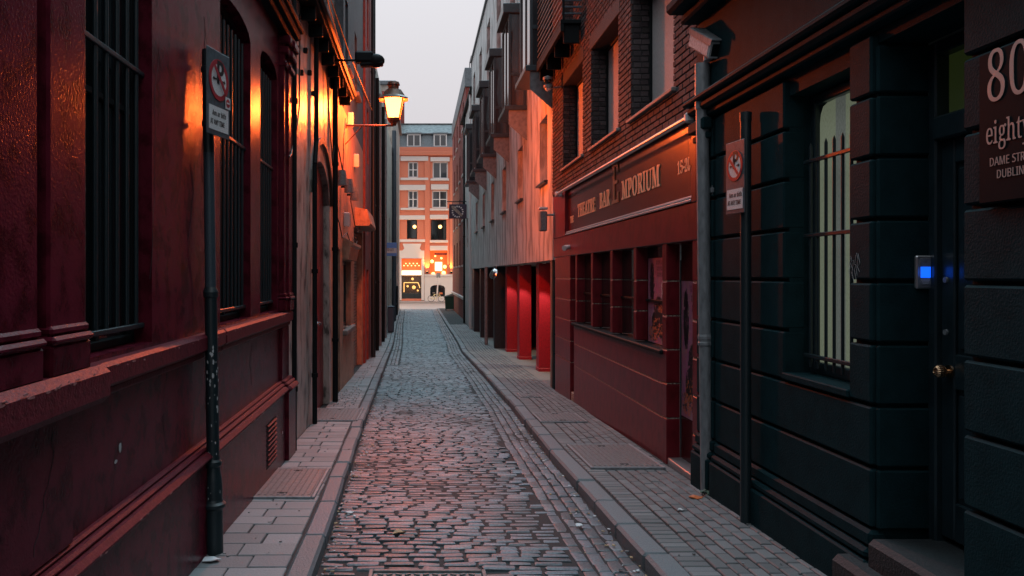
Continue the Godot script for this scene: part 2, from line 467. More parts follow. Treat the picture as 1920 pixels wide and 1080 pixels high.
func fl(x: float) -> F: return F.new(Vector3(x, 0, 0), Vector3(0, 0, -1), Vector3(1, 0, 0))
func fr(x: float) -> F: return F.new(Vector3(x, 0, 0), Vector3(0, 0, -1), Vector3(-1, 0, 0))
func fz(d: float) -> F: return F.new(Vector3(0, 0, -d), Vector3(1, 0, 0), Vector3(0, 0, 1))
# metres across and up at distance d, read off the survey of the photograph
func sx(px: float, d: float) -> float: return (px - 785.0) * d / 1500.0
func sy(py: float, d: float) -> float: return EYE + (515.0 - py) * d / 1500.0

func _ready() -> void:
	rng.seed = 7
	var cam := Camera3D.new()
	cam.name = "camera"
	cam.projection = Camera3D.PROJECTION_FRUSTUM
	cam.near = 0.1
	cam.far = 900.0
	cam.size = 0.1 * 1080.0 / 1500.0
	cam.frustum_offset = Vector2(0.1 * (960.0 - 785.0) / 1500.0, -0.1 * (540.0 - 515.0) / 1500.0)
	cam.position = Vector3(0, EYE, 0)
	add_child(cam)
	cam.current = true
	var env := Environment.new()
	env.background_mode = Environment.BG_SKY
	env.tonemap_mode = Environment.TONE_MAPPER_LINEAR
	env.tonemap_exposure = 1.65
	env.sdfgi_enabled = true
	env.ssao_enabled = true
	env.ssil_enabled = true
	var sky := Sky.new()
	var sm := ProceduralSkyMaterial.new()
	sm.sky_top_color = Color(1.12, 1.20, 1.25)
	sm.sky_horizon_color = Color(0.650, 0.622, 0.630)
	sm.sky_curve = 2.0
	sm.ground_bottom_color = Color8(70, 74, 78)
	sm.ground_horizon_color = Color8(120, 120, 122)
	sm.sun_angle_max = 0.0
	sky.sky_material = sm
	env.sky = sky
	var we := WorldEnvironment.new()
	we.name = "world_environment"
	we.environment = env
	add_child(we)
	var sun := DirectionalLight3D.new()
	sun.name = "daylight"
	sun.light_energy = 0.5
	sun.light_color = Color(0.72, 0.92, 1.0)
	sun.light_angular_distance = 50.0
	sun.shadow_enabled = true
	sun.sky_mode = DirectionalLight3D.SKY_MODE_LIGHT_ONLY
	add_child(sun)
	sun.rotation_degrees = Vector3(-56, 176, 0)
	materials()
	build_ground()
	build_red_house()
	build_render_house()
	build_lane_side_a()
	build_green_house()
	build_pub()
	build_bay_house()
	build_lane_side_b()
	build_end_house()
	build_signs()
	build_fixtures()
	build_street_things()

# ================================================================== ground
func strip(g: G, xa: Callable, xb: Callable, d0: float, d1: float, dy: float, step := 0.5) -> void:
	var d := d0
	while d < d1 - 1e-4:
		var e := minf(d + step, d1)
		g.quad(Vector3(xa.call(d), gy(d) + dy, -d), Vector3(xb.call(d), gy(d) + dy, -d), Vector3(xb.call(e), gy(e) + dy, -e), Vector3(xa.call(e), gy(e) + dy, -e), Vector3.UP)
		d = e

func sett_shape(l: float, w: float, sd: int) -> G:
	var r := RandomNumberGenerator.new()
	r.seed = sd
	var g := G.new()
	var rings := []
	for k in [[0.012, 0.0], [0.002, -0.008], [0.0, -0.04]]:
		var q := []
		for s in [[-1, -1], [1, -1], [1, 1], [-1, 1]]:
			q.append(Vector3(s[0] * (l * 0.5 - k[0]) + r.randf_range(-0.006, 0.006), k[1] + (r.randf_range(-0.004, 0.004) if k[1] > -0.04 else 0.0), s[1] * (w * 0.5 - k[0]) + r.randf_range(-0.005, 0.005)))
		rings.append(q)
	var c := Vector3(0, 0.004, 0)
	var cn := []
	for i in 4:
		cn.append(Vector3(signf(rings[1][i].x) * 0.3, 1, signf(rings[1][i].z) * 0.36).normalized())
	for i in 4:
		var j := (i + 1) % 4
		var a: Vector3 = rings[0][i]
		var b: Vector3 = rings[0][j]
		var up0: Vector3 = (Vector3.UP * 4.0 + cn[i]).normalized()
		var up1: Vector3 = (Vector3.UP * 4.0 + cn[j]).normalized()
		g.tri(c, a, b, Vector3.UP, up0, up1)
		g.tri(a, b, rings[1][j], up0, up1, cn[j])
		g.tri(a, rings[1][j], rings[1][i], up0, cn[j], cn[i])
		var side := Vector3(a.x + b.x, 0, a.z + b.z)
		side = Vector3(side.x / l, 0, side.z / w).normalized()
		g.quad(rings[1][i], rings[1][j], rings[2][j], rings[2][i], side)
	return g

func build_ground() -> void:
	var land := setting("ground", "dark ground under and beyond the lane")
	var g := G.new()
	g.quad(Vector3(-400, -2.2, 60), Vector3(400, -2.2, 60), Vector3(400, -2.2, -600), Vector3(-400, -2.2, -600), Vector3.UP)
	part(land, "land", g, M.asphalt)
	# --- road of granite setts
	var road := setting("road", "narrow lane paved with worn grey granite setts")
	g = G.new()
	strip(g, func(d): return along(KERB_A, d) - 0.2, func(d): return along(KERB_B, d) + 0.2, -9.0, 71.0, -0.112)
	part(road, "bedding", g, M.bedding)
	var shapes := []
	var sizes := []
	var meshes := []
	for k in 32:
		var l := 0.135 + 0.016 * (k % 8)
		var w: float = [0.050, 0.057, 0.065, 0.094][k / 8]
		var s := sett_shape(l, w, 100 + k)
		var tone := 0.075 + 0.125 * fmod(k * 0.618, 1.0)
		var warm := fmod(k * 0.377, 1.0)
		s.col = Color(tone * lerpf(0.74, 0.90, warm), tone, tone * lerpf(1.20, 1.10, warm))
		for i in s.c.size():
			s.c[i] = s.col
		shapes.append(s); sizes.append(l); meshes.append(s.mesh())
	var rest := G.new()
	var single := 0
	var lay := []
	var d := -2.0
	while d < 70.5:
		var wk := rng.randi_range(0, 2)
		var w: float = [0.050, 0.057, 0.065][wk]
		var m := d + w * 0.5
		var x := along(KERB_A, m) + (0.02 if m < 23.0 else 0.38) + rng.randf_range(-0.02, 0.03)
		var lim := along(KERB_B, m) - 0.46
		while x < lim - 0.07:
			var k := wk * 8 + rng.randi_range(0, 7)
			var l: float = sizes[k]
			if x + l > lim + 0.02:
				k = wk * 8
				l = sizes[k]
			lay.append([m + rng.randf_range(-0.003, 0.003), x + l * 0.5, k, 0.0])
			x += l + rng.randf_range(0.012, 0.034)
		d += w + rng.randf_range(0.024, 0.040)
	for c in 4:
		d = -2.0
		while d < 70.5:
			var k := 8 * rng.randi_range(1, 2) + rng.randi_range(0, 7)
			var l: float = sizes[k]
			lay.append([d + l * 0.5, along(KERB_B, d) - 0.06 - c * 0.108 + rng.randf_range(-0.004, 0.004), 24 + k % 8, PI / 2])
			d += l + rng.randf_range(0.008, 0.018)
	for c in 3:
		d = 23.2
		while d < 70.5:
			var k := 8 * rng.randi_range(1, 2) + rng.randi_range(0, 7)
			var l: float = sizes[k]
			lay.append([d + l * 0.5, along(KERB_A, d) + 0.065 + c * 0.11, 24 + k % 8, PI / 2])
			d += l + rng.randf_range(0.008, 0.018)
	lay.sort_custom(func(a, b): return a[0] < b[0])
	var cover_x0 := -0.34
	var cover_x1 := 0.46
	for q in lay:
		var m: float = q[0]
		if m > 4.75 and m < 5.56 and q[1] > cover_x0 - 0.05 and q[1] < cover_x1 + 0.05:
			continue
		var dip := 0.008 * sin(m * 1.3 + q[1] * 2.0) + 0.003 * sin(m * 3.1 - q[1] * 3.0)
		var bs := tilt(m) * Basis(Vector3.UP, q[3] + rng.randf_range(-0.025, 0.025)) * Basis(Vector3.RIGHT, rng.randf_range(-0.06, 0.06)) * Basis(Vector3.BACK, rng.randf_range(-0.03, 0.03))
		var xf := Transform3D(bs, Vector3(q[1], gy(m) - 0.1 + dip + rng.randf_range(-0.004, 0.004), -m))
		if m > 5.0 and single < 300:
			put(road, "sett", meshes[q[2]], M.sett, xf)
			single += 1
		else:
			var tint := rng.randf_range(0.85, 1.15)
			rest.add(shapes[q[2]], xf, Color(tint, tint, tint))
	part(road, "sett_paving", rest, M.sett).set_meta("kind", "stuff")
	# --- cast iron cover in the road
	var cov := thing("drain_cover", Vector3(0.06, gy(5.15) - 0.1, -5.15), "patterned cast iron drain cover set in the setts", "cover")
	g = G.new()
	var bs0 := tilt(5.15)
	g.box(Vector3(0.06, gy(5.15) - 0.115, -5.15), Vector3(0.74, 0.03, 0.66), 0.004, bs0)
	part(cov, "plate", g, M.iron_cover)
	g = G.new()
	for i in 2:
		g.box(Vector3(0.06 + (i * 2 - 1) * 0.385, gy(5.15) - 0.1, -5.15), Vector3(0.03, 0.03, 0.72), 0.004, bs0)
		g.box(Vector3(0.06, gy(5.15 + (i * 2 - 1) * 0.345) - 0.1, -5.15 - (i * 2 - 1) * 0.345), Vector3(0.74, 0.03, 0.03), 0.004, bs0)
	part(cov, "frame", g, M.iron_cover)
	g = G.new()
	for i in 11:
		for j in 8:
			var off := 0.03 if j % 2 == 0 else 0.0
			var dd := 5.15 - 0.28 + j * 0.08
			g.box(Vector3(-0.26 + i * 0.062 + off, gy(dd) - 0.096, -dd), Vector3(0.042, 0.012, 0.018), 0.003, bs0 * Basis(Vector3.UP, 0.5 if (i + j) % 2 == 0 else -0.5))
	part(cov, "raised_pattern", g, M.iron_cover)
	# --- kerbs
	for side in 2:
		var tab: Array = KERB_A if side == 0 else KERB_B
		var kerb := setting("kerb_left" if side == 0 else "kerb_right", "row of worn granite kerb stones along the red house" if side == 0 else "row of worn granite kerb stones along the pub")
		var wd := 0.165 if side == 0 else 0.19
		d = -3.0
		while d < 70.0:
			var l := rng.randf_range(0.62, 1.05)
			var m := d + l * 0.5
			var x := along(tab, m) + (-wd * 0.5 if side == 0 else wd * 0.5)
			var turn := atan((along(tab, m + l * 0.5) - along(tab, m - l * 0.5)) / l)
			var k := G.new()
			var t := rng.randf_range(0.8, 1.15)
			k.col = Color(t, t * rng.randf_range(0.97, 1.03), t * 1.02)
			k.box(Vector3(0, -0.10, 0), Vector3(wd, 0.2, l - 0.012), 0.022)
			put(kerb, "kerb_stone", k.mesh(), M.stone_kerb, Transform3D(tilt(m) * Basis(Vector3.UP, -turn + rng.randf_range(-0.012, 0.012)), Vector3(x + rng.randf_range(-0.008, 0.008), gy(m) + 0.004 + rng.randf_range(-0.008, 0.008), -m)))
			d += l
	# --- footway beside the red house: stone slabs
	var pa := setting("pavement_left", "footway of pale stone slabs beside the red house")
	g = G.new()
	strip(g, func(_d): return -2.3, func(e): return along(KERB_A, e) - 0.1, -9.0, 71.0, -0.014)
	part(pa, "bedding", g, M.bedding)
	d = -0.5
	var row := 0
	while d < 46.0:
		var w := rng.randf_range(0.225, 0.275) if d < 13.4 or d > 16.0 else 0.2
		var m := d + w * 0.5
		var x0 := -1.56 - (0.0 if m < 23.0 else 0.1)
		var x1 := along(KERB_A, m) - 0.172
		var cuts := [x0]
		var n := 2 if m < 13.4 or m > 16.0 else 4
		var sh := 0.0 if row % 2 == 0 else 1.0
		for i in range(1, n):
			cuts.append(lerpf(x0, x1, (i + (sh - 0.5) * 0.36 + rng.randf_range(-0.05, 0.05)) / n))
		cuts.append(x1)
		for i in n:
			var k := G.new()
			var t := rng.randf_range(0.19, 0.30)
			k.col = Color(t * 0.95, t, t * 1.04)
			var sz := Vector3(cuts[i + 1] - cuts[i] - rng.randf_range(0.007, 0.014), 0.05, w - rng.randf_range(0.007, 0.014))
			k.box(Vector3.ZERO, sz, 0.006)
			put(pa, "slab", k.mesh(), M.slab, Transform3D(tilt(m) * Basis(Vector3.BACK, rng.randf_range(-0.012, 0.012)) * Basis(Vector3.RIGHT, rng.randf_range(-0.012, 0.012)), Vector3((cuts[i] + cuts[i + 1]) * 0.5, gy(m) - 0.024 + rng.randf_range(-0.004, 0.004), -m)))
		d += w
		row += 1
	# --- footway beside the pub: brick pavers
	var pb := setting("pavement_right", "footway of grey brick pavers beside the pub")
	g = G.new()
	strip(g, func(e): return along(KERB_B, e) + 0.1, func(e): return 6.5 if e > 16.0 and e < 41.0 else 3.4, -9.0, 71.0, -0.014)
	part(pb, "bedding", g, M.bedding)
	g = G.new()
	strip(g, func(_d): return 2.73, func(_d): return 6.4, 16.4, 41.0, -0.004)
	part(pb, "passage_floor", g, M.passage_paving)
	var kinds := []
	var kmesh := []
	for k in 8:
		var s := G.new()
		var t := 0.13 + 0.075 * fmod(k * 0.618, 1.0)
		s.col = Color(t * 0.96, t, t * 1.03)
		s.box(Vector3.ZERO, Vector3(0.091, 0.05, 0.190), 0.006)
		kinds.append(s); kmesh.append(s.mesh())
	var pav := []
	d = -2.0
	while d < 46.0:
		pav.append([d, along(KERB_B, d) + 0.19 + 0.106, PI / 2])
		d += 0.1025
	for c in 8:
		d = -2.0 + (0.1 if c % 2 == 0 else 0.0)
		while d < 46.0:
			var x := along(KERB_B, d) + 0.19 + 0.212 + 0.052 + c * 0.103
			if x < 2.70 or (x < 2.76 and d > 16.5):
				pav.append([d, x, 0.0])
			d += 0.2025
	pav.sort_custom(func(a, b): return a[0] < b[0])
	rest = G.new()
	single = 0
	for q in pav:
		var m: float = q[0]
		var xf := Transform3D(tilt(m) * Basis(Vector3.UP, q[2] + rng.randf_range(-0.012, 0.012)) * Basis(Vector3.BACK, rng.randf_range(-0.015, 0.015)) * Basis(Vector3.RIGHT, rng.randf_range(-0.012, 0.012)), Vector3(q[1], gy(m) - 0.024 + 0.006 * sin(m * 1.7 + q[1]) + rng.randf_range(-0.003, 0.003), -m))
		var k := rng.randi_range(0, 7)
		if m > 5.1 and single < 300:
			put(pb, "paver", kmesh[k], M.paver, xf)
			single += 1
		else:
			rest.add(kinds[k], xf)
	part(pb, "paver_field", rest, M.paver).set_meta("kind", "stuff")
	# --- access covers: [middle across, middle along, width, length, label]
	for q in [[-1.24, 7.75, 0.56, 1.2, "dented ribbed metal access cover in the slabs near the sign pole"], [-1.28, 12.45, 0.7, 1.3, "ribbed metal access cover curling at its edge before the arched door"], [2.2, 9.1, 0.72, 1.35, "rusty brown access plate in front of the pub windows"], [2.12, 12.1, 0.62, 0.85, "small dark access plate in front of the far pub pier"], [2.08, 15.0, 0.34, 0.55, "small square inspection cover beside the passage"]]:
		var cv := thing("access_cover", Vector3(q[0], gy(q[1]), -q[1]), q[4], "cover")
		g = G.new()
		g.box(Vector3(q[0], gy(q[1]) + 0.006, -q[1]), Vector3(q[2], 0.03, q[3]), 0.004, tilt(q[1]))
		part(cv, "plate", g, M.iron_cover)
		g = G.new()
		var nrib := int(q[2] / 0.055)
		for i in nrib:
			g.box(Vector3(q[0] - q[2] * 0.5 + (i + 0.5) * q[2] / nrib, gy(q[1]) + 0.0215, -q[1]), Vector3(0.026, 0.01, q[3] * 0.94), 0.004, tilt(q[1]))
		part(cv, "ribs", g, M.iron_cover)
		g = G.new()
		for s in [-1.0, 1.0]:
			g.box(Vector3(q[0] + s * (q[2] * 0.5 + 0.018), gy(q[1]) + 0.008, -q[1]), Vector3(0.03, 0.03, q[3] + 0.07), 0.004, tilt(q[1]))
			g.box(Vector3(q[0], gy(q[1] + s * (q[3] * 0.5 + 0.018)) + 0.008, -q[1] - s * (q[3] * 0.5 + 0.018)), Vector3(q[2], 0.03, 0.03), 0.004, tilt(q[1]))
		part(cv, "frame", g, M.zinc)
		for s in [-1.0, 1.0]:
			g = G.new()
			g.box(Vector3(q[0], gy(q[1] + s * q[3] * 0.4) + 0.024, -q[1] - s * q[3] * 0.4), Vector3(0.09, 0.006, 0.035), 0.002, tilt(q[1]))
			part(cv, "lifting_key", g, M.bedding)
	# --- cross street at the end of the lane
	var cs := setting("cross_street", "pale paved street crossing the far end of the lane")
	g = G.new()
	strip(g, func(_d): return -60.0, func(_d): return 60.0, 70.9, 82.6, -0.10, 2.0)
	part(cs, "carriageway", g, M.far_paving)
	g = G.new()
	g.box(Vector3(0, gy(84.4) - 0.12, -84.4), Vector3(120, 0.3, 3.6), 0.02)
	part(cs, "footway", g, M.far_paving)

# ================================================================== buildings on the side of the red house
func bars(t: Node3D, f: F, u0: float, u1: float, v0: float, v1: float, n: float, gap: float, cross: Array, m: Material, r := 0.011, over := 0.0, called := "bar") -> void:
	var k := int(round((u1 - u0) / gap))
	for i in k:
		var g := G.new()
		var u := lerpf(u0, u1, (i + 0.5) / k)
		g.cyl(f.p(u, v0, n), f.p(u, v1, n), r, r, 8)
		if over > 0.0:
			g.cyl(f.p(u, v1, n), f.p(u, v1 + over, n), r, 0.002, 8, false)
		part(t, called, g, m)
	for v in cross:
		var g := G.new()
		fbox(g, f, u0 - 0.02, u1 + 0.02, v - 0.014, v + 0.014, n - 0.006, n + 0.018, 0.004)
		part(t, "cross_bar", g, m)

func build_red_house() -> void:
	var t := thing("red_house", Vector3(-1.54, gy(4), -4), "red painted render house with arched barred windows and ledge", "building")
	var f := fl(-1.54)
	var ops := [[-2.0, -0.9, 1.36, 4.0, 0.13], [0.7, 1.75, 1.36, 4.0, 0.13], [3.57, 4.62, 1.36, 4.0, 0.13], [6.2, 7.33, 1.36, 4.0, 0.13], [7.78, 8.70, 1.36, 4.0, 0.13]]
	var g := G.new()
	panel(g, f, -6.0, 9.3, -0.9, 4.5, ops, 0.14)
	# end wall that turns the corner
	g.quad(f.p(9.3, -0.9), f.p(9.3, 6.6), f.p(9.3, 6.6, -5), f.p(9.3, -0.9, -5), Vector3(0, 0, -1))
	g.quad(f.p(-6, -0.9), f.p(-6, 6.6), f.p(-6, 6.6, -5), f.p(-6, -0.9, -5), Vector3(0, 0, 1))
	part(t, "wall", g, M.red_paint)
	core(t, f, -5.9, 9.2, -0.9, 6.5, 0.19, 5.0, M.inner_plaster)
	for o in ops:
		if o[0] < 3.0:
			continue
		window(t, f, o[0], o[1], o[2], o[3], -0.15, M.black_metal, M.glass_dark, 2, 2, 0.05)
		bars(t, f, o[0] + 0.02, o[1] - 0.02, 1.44, 3.84, -0.06, 0.135, [1.46, 2.9], M.teal_metal, 0.013)
	# ledge with a heavier block under the near pilaster
	g = G.new()
	for s in [[-6.0, 2.28], [3.66, 6.1], [6.104, 9.36]]:
		fbox(g, f, s[0], s[1], 1.21, 1.335, -0.1, 0.075, 0.02)
		fbox(g, f, s[0], s[1], 1.165, 1.212, -0.02, 0.04, 0.012)
	part(t, "ledge", g, M.red_paint_smooth)
	g = G.new()
	fbox(g, f, 2.26, 3.67, 1.17, 1.345, -0.1, 0.14, 0.035)
	part(t, "ledge_block", g, M.red_paint_smooth)
	# plinth and its rolled top
	g = G.new()
	fbox(g, f, -6.0, 8.84, -0.9, 0.455, -0.1, 0.07)
	fbox(g, f, 8.842, 9.34, -0.9, 0.455, -0.1, 0.105, 0.01)
	part(t, "plinth", g, M.red_paint)
	g = G.new()
	for s in [[-6.0, 8.84, 0.0], [8.845, 9.36, 0.035]]:
		fbox(g, f, s[0], s[1], 0.453, 0.515, -0.05, 0.108 + s[2], 0.026)
		fbox(g, f, s[0], s[1], 0.513, 0.548, -0.05, 0.062 + s[2], 0.014)
		fbox(g, f, s[0], s[1], 0.546, 0.575, -0.05, 0.03 + s[2], 0.012)
	part(t, "plinth_moulding", g, M.red_paint_smooth)
	# pilasters
	for s in [[2.3, 3.06, 0.085], [3.15, 3.5, 0.085], [3.06, 3.15, 0.045], [8.86, 9.02, 0.05], [9.05, 9.32, 0.07]]:
		g = G.new()
		fbox(g, f, s[0], s[1], 1.34, 4.42, -0.02, s[2], 0.012)
		if s[1] - s[0] > 0.1:
			fbox(g, f, s[0] - 0.012, s[1] + 0.012, 1.34, 1.47, -0.02, s[2] + 0.018, 0.01)
			fbox(g, f, s[0] - 0.018, s[1] + 0.018, 1.47, 1.505, -0.02, s[2] + 0.032, 0.014)
			fbox(g, f, s[0] - 0.006, s[1] + 0.006, 1.505, 1.545, -0.02, s[2] + 0.014, 0.012)
			fbox(g, f, s[0] - 0.012, s[1] + 0.012, 4.06, 4.12, -0.02, s[2] + 0.03, 0.012)
			fbox(g, f, s[0] - 0.02, s[1] + 0.02, 4.2, 4.28, -0.02, s[2] + 0.05, 0.014)
			fbox(g, f, s[0] - 0.025, s[1] + 0.025, 4.31, 4.4, -0.02, s[2] + 0.075, 0.014)
		part(t, "pilaster", g, M.red_paint)
	for s in [[2.3, 3.5], [8.86, 9.32]]:
		g = G.new()
		fbox(g, f, s[0], s[1], 0.576, 1.165, -0.02, 0.03, 0.008)
		part(t, "dado_pier", g, M.red_paint)
	# cornice and the pale board above it
	g = G.new()
	fbox(g, f, -6.0, 9.42, 4.42, 4.49, -0.1, 0.10, 0.015)
	fbox(g, f, -6.0, 9.42, 4.492, 4.57, -0.1, 0.16, 0.02)
	fbox(g, f, -6.0, 9.42, 4.572, 4.63, -0.1, 0.20, 0.02)
	part(t, "cornice", g, M.black_metal)
	for i in 8:
		g = G.new()
		fbox(g, f, -6.0 + i * 1.92, -6.0 + (i + 1) * 1.92 - 0.012, 4.635, 6.6, -0.1, 0.04, 0.005)
		var b := part(t, "fascia_panel", g, M.cream_board)
		g = G.new()
		for j in 5:
			for k in 2:
				g.cyl(f.p(-6.0 + i * 1.92 + 0.08 + j * 0.43, 4.72 + k * 1.75, 0.039), f.p(-6.0 + i * 1.92 + 0.08 + j * 0.43, 4.72 + k * 1.75, 0.048), 0.014, 0.011, 8)
		part(b, "bolts", g, M.zinc)
	# vent
	g = G.new()
	fbox(g, f, 7.74, 8.24, -0.14, 0.30, 0.069, 0.073)
	var v := part(t, "vent", g, M.black_metal)
	for i in 9:
		g = G.new()
		var a := f.p(7.76, -0.10 + i * 0.047, 0.078)
		var b := f.p(8.22, -0.10 + i * 0.047, 0.078)
		g.box((a + b) * 0.5, Vector3(0.022, 0.006, 0.46), 0.0, Basis(Vector3(0, 0, 1), -0.6))
		part(v, "slat", g, M.red_paint_smooth)
	# nicks on worn edges of ledge, plinth and pilaster; their pink paints in glints
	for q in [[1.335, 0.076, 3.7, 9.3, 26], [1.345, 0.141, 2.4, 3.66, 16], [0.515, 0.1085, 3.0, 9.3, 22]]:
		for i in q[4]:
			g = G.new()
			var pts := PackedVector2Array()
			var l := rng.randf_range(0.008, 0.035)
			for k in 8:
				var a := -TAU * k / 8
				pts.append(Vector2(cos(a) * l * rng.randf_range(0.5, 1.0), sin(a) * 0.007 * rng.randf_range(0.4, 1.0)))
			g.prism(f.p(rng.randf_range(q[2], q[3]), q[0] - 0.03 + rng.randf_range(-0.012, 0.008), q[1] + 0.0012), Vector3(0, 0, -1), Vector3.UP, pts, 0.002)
			part(t, "glint_nick", g, M.worn_glint_pink)
	# hairline cracks in the paint
	for q in [[4.75, 3.1, 1.5], [5.4, 2.5, 1.1], [4.9, 1.15, 0.5], [5.9, 1.1, 0.45], [3.3, 1.1, 0.5], [7.4, 1.1, 0.4], [5.75, 3.6, 1.3], [2.7, 3.4, 1.6]]:
		g = G.new()
		var line := []
		var uu: float = q[0]
		var n := 12
		for k in n:
			line.append(f.p(uu, q[1] - q[2] * k / n, 0.0855 if q[0] < 3.0 else (0.0305 if q[0] < 3.5 else 0.0005)))
			uu += rng.randf_range(-0.05, 0.045)
		g.tube(line, 0.0014, 4)
		part(t, "crack", g, M.cable)
	# chips where the paint has come off
	for q in [[4.12, 0.86, 0.035, 0.06], [4.06, 0.80, 0.045, 0.02], [8.6, 0.05, 0.02, 0.03], [3.0, 1.9, 0.012, 0.02]]:
		g = G.new()
		var pts := PackedVector2Array()
		for i in 7:
			var r := rng.randf_range(0.35, 0.6)
			pts.append(Vector2(cos(-TAU * i / 7) * q[2] * r, sin(-TAU * i / 7) * q[3] * r))
		g.prism(f.p(q[0], q[1], 0.078 if q[1] < 0.4 else 0.004), Vector3(0, 0, -1), Vector3.UP, pts, 0.002)
		part(t, "paint_chip", g, M.flake)

func pipe(called: String, pts: Array, r: float, m: Material, label: String, clips := []) -> void:
	var t := thing(called, pts[0], label, "pipe")
	var g := G.new()
	for i in pts.size() - 1:
		g.cyl(pts[i], pts[i + 1], r, r, 14)
	part(t, "tube", g, m)
	for y in clips:
		g = G.new()
		var p: Vector3 = pts[0]
		g.cyl(Vector3(p.x, y - 0.03, p.z), Vector3(p.x, y + 0.03, p.z), r + 0.012, r + 0.012, 14)
		part(t, "collar", g, m)

func build_render_house() -> void:
	var t := thing("render_house", Vector3(-1.56, gy(11.7), -11.7), "stained grey render wall with an arched red door and dark eave", "building")
	var f := fl(-1.56)
	var g := G.new()
	panel(g, f, 9.3, 14.25, -1.2, 5.3, [[11.75, 13.95, -1.2, 3.55, 0.6]], 0.16)
	part(t, "wall", g, M.render_stained)
	# moulded arch
	g = G.new()
	var arc := PackedVector2Array()
	for i in 19:
		var a := PI * i / 18
		arc.append(Vector2(12.85 - cos(a) * 1.30, 2.95 + sin(a) * 0.98))
	for i in 19:
		var a := PI - PI * i / 18
		arc.append(Vector2(12.85 - cos(a) * 1.22, 2.95 + sin(a) * 0.88))
	for i in 18:
		var p0 := arc[i]
		var p1 := arc[i + 1]
		var p2 := arc[36 - i]
		var p3 := arc[37 - i]
		g.quad(f.p(p0.x, p0.y, 0.05), f.p(p1.x, p1.y, 0.05), f.p(p2.x, p2.y, 0.05), f.p(p3.x, p3.y, 0.05), f.n)
		g.quad(f.p(p0.x, p0.y, 0.05), f.p(p1.x, p1.y, 0.05), f.p(p1.x, p1.y), f.p(p0.x, p0.y), Vector3.UP)
		g.quad(f.p(p3.x, p3.y, 0.05), f.p(p2.x, p2.y, 0.05), f.p(p2.x, p2.y), f.p(p3.x, p3.y), Vector3.DOWN)
	part(t, "arch_moulding", g, M.render_brown)
	# door of upright boards
	var door: MeshInstance3D
	g = G.new()
	fbox(g, f, 11.75, 13.95, -1.0, 3.5, -0.17, -0.13)
	door = part(t, "door", g, M.door_red)
	for i in 10:
		g = G.new()
		var u0 := 11.76 + i * 0.219
		var m := (u0 + 0.11 - 12.85) / 1.1
		fbox(g, f, u0, u0 + 0.211, -0.52, 2.93 + 0.6 * sqrt(maxf(0.0, 1.0 - m * m)), -0.13, -0.10, 0.008)
		part(door, "plank", g, M.door_red)
	for u in [12.72, 13.0]:
		g = G.new()
		fbox(g, f, u - 0.02, u + 0.02, 0.82, 1.1, -0.10, -0.085, 0.004)
		g.cyl(f.p(u, 0.97, -0.09), f.p(u, 0.97, -0.03), 0.012, 0.012, 8)
		g.cyl(f.p(u - 0.06, 0.97, -0.03), f.p(u + 0.06, 0.95, -0.03), 0.012, 0.01, 8)
		part(door, "handle", g, M.chrome)
	# eave
	g = G.new()
	fbox(g, f, 9.45, 16.3, 5.3, 5.36, -0.2, 0.24, 0.01)
	fbox(g, f, 9.45, 16.3, 5.362, 5.46, -0.2, 0.30, 0.03)
	part(t, "eave", g, M.black_metal)
	for i in 9:
		g = G.new()
		fbox(g, f, 9.8 + i * 0.76, 9.86 + i * 0.76, 5.12, 5.298, 0.0, 0.2, 0.01)
		part(t, "eave_bracket", g, M.black_metal)
	# rubble upper wall, set back
	var fu := fl(-1.72)
	g = G.new()
	var ops := [[10.2, 11.0, 6.0, 7.9], [11.9, 12.9, 6.0, 8.4], [13.6, 14.5, 6.0, 8.4]]
	panel(g, fu, 9.3, 16.6, 5.3, 9.8, ops, 0.2)
	g.quad(fu.p(9.3, 5.3), fu.p(9.3, 9.8), fu.p(9.3, 9.8, -4), fu.p(9.3, 5.3, -4), Vector3(0, 0, 1))
	g.quad(fu.p(9.3, 9.8), fu.p(16.6, 9.8), fu.p(16.6, 9.8, -4), fu.p(9.3, 9.8, -4), Vector3.UP)
	part(t, "upper_wall", g, M.rubble_wall)
	for o in ops:
		window(t, fu, o[0], o[1], o[2], o[3], -0.2, M.black_metal, M.glass_dark, 2, 2)
	for u in [11.45, 13.25, 14.95]:
		# rough quoins between the openings
		for k in 22:
			g = G.new()
			var w := 0.16 if k % 2 == 0 else 0.11
			fbox(g, fu, u - w, u + w, 5.5 + k * 0.19, 5.5 + k * 0.19 + 0.178, 0.0, rng.randf_range(0.03, 0.055), 0.014)
			part(t, "quoin", g, M.rubble_wall)
	core(t, f, 9.32, 16.5, -1.2, 9.7, 0.42, 4.5, M.inner_plaster)
	# outer pipes and cables
	pipe("thin_drainpipe", [Vector3(-1.47, gy(9.45), -9.46), Vector3(-1.47, 5.0, -9.46), Vector3(-1.47, 5.2, -9.8)], 0.03, M.black_metal, "thin black pipe at the end of the red house", [0.4, 2.1, 3.8])
	pipe("bent_drainpipe", [Vector3(-1.5, gy(11.5), -11.55), Vector3(-1.5, 3.35, -11.55), Vector3(-1.5, 3.7, -11.72), Vector3(-1.5, 5.28, -11.72)], 0.036, M.black_metal, "black drainpipe with a bend at the arched red door", [0.3, 1.8])
	pipe("soil_pipe", [Vector3(-1.47, gy(14.2), -14.1), Vector3(-1.47, 5.3, -14.1)], 0.05, M.black_metal, "thick black soil pipe beyond the arched red door", [0.6, 2.2, 3.7])
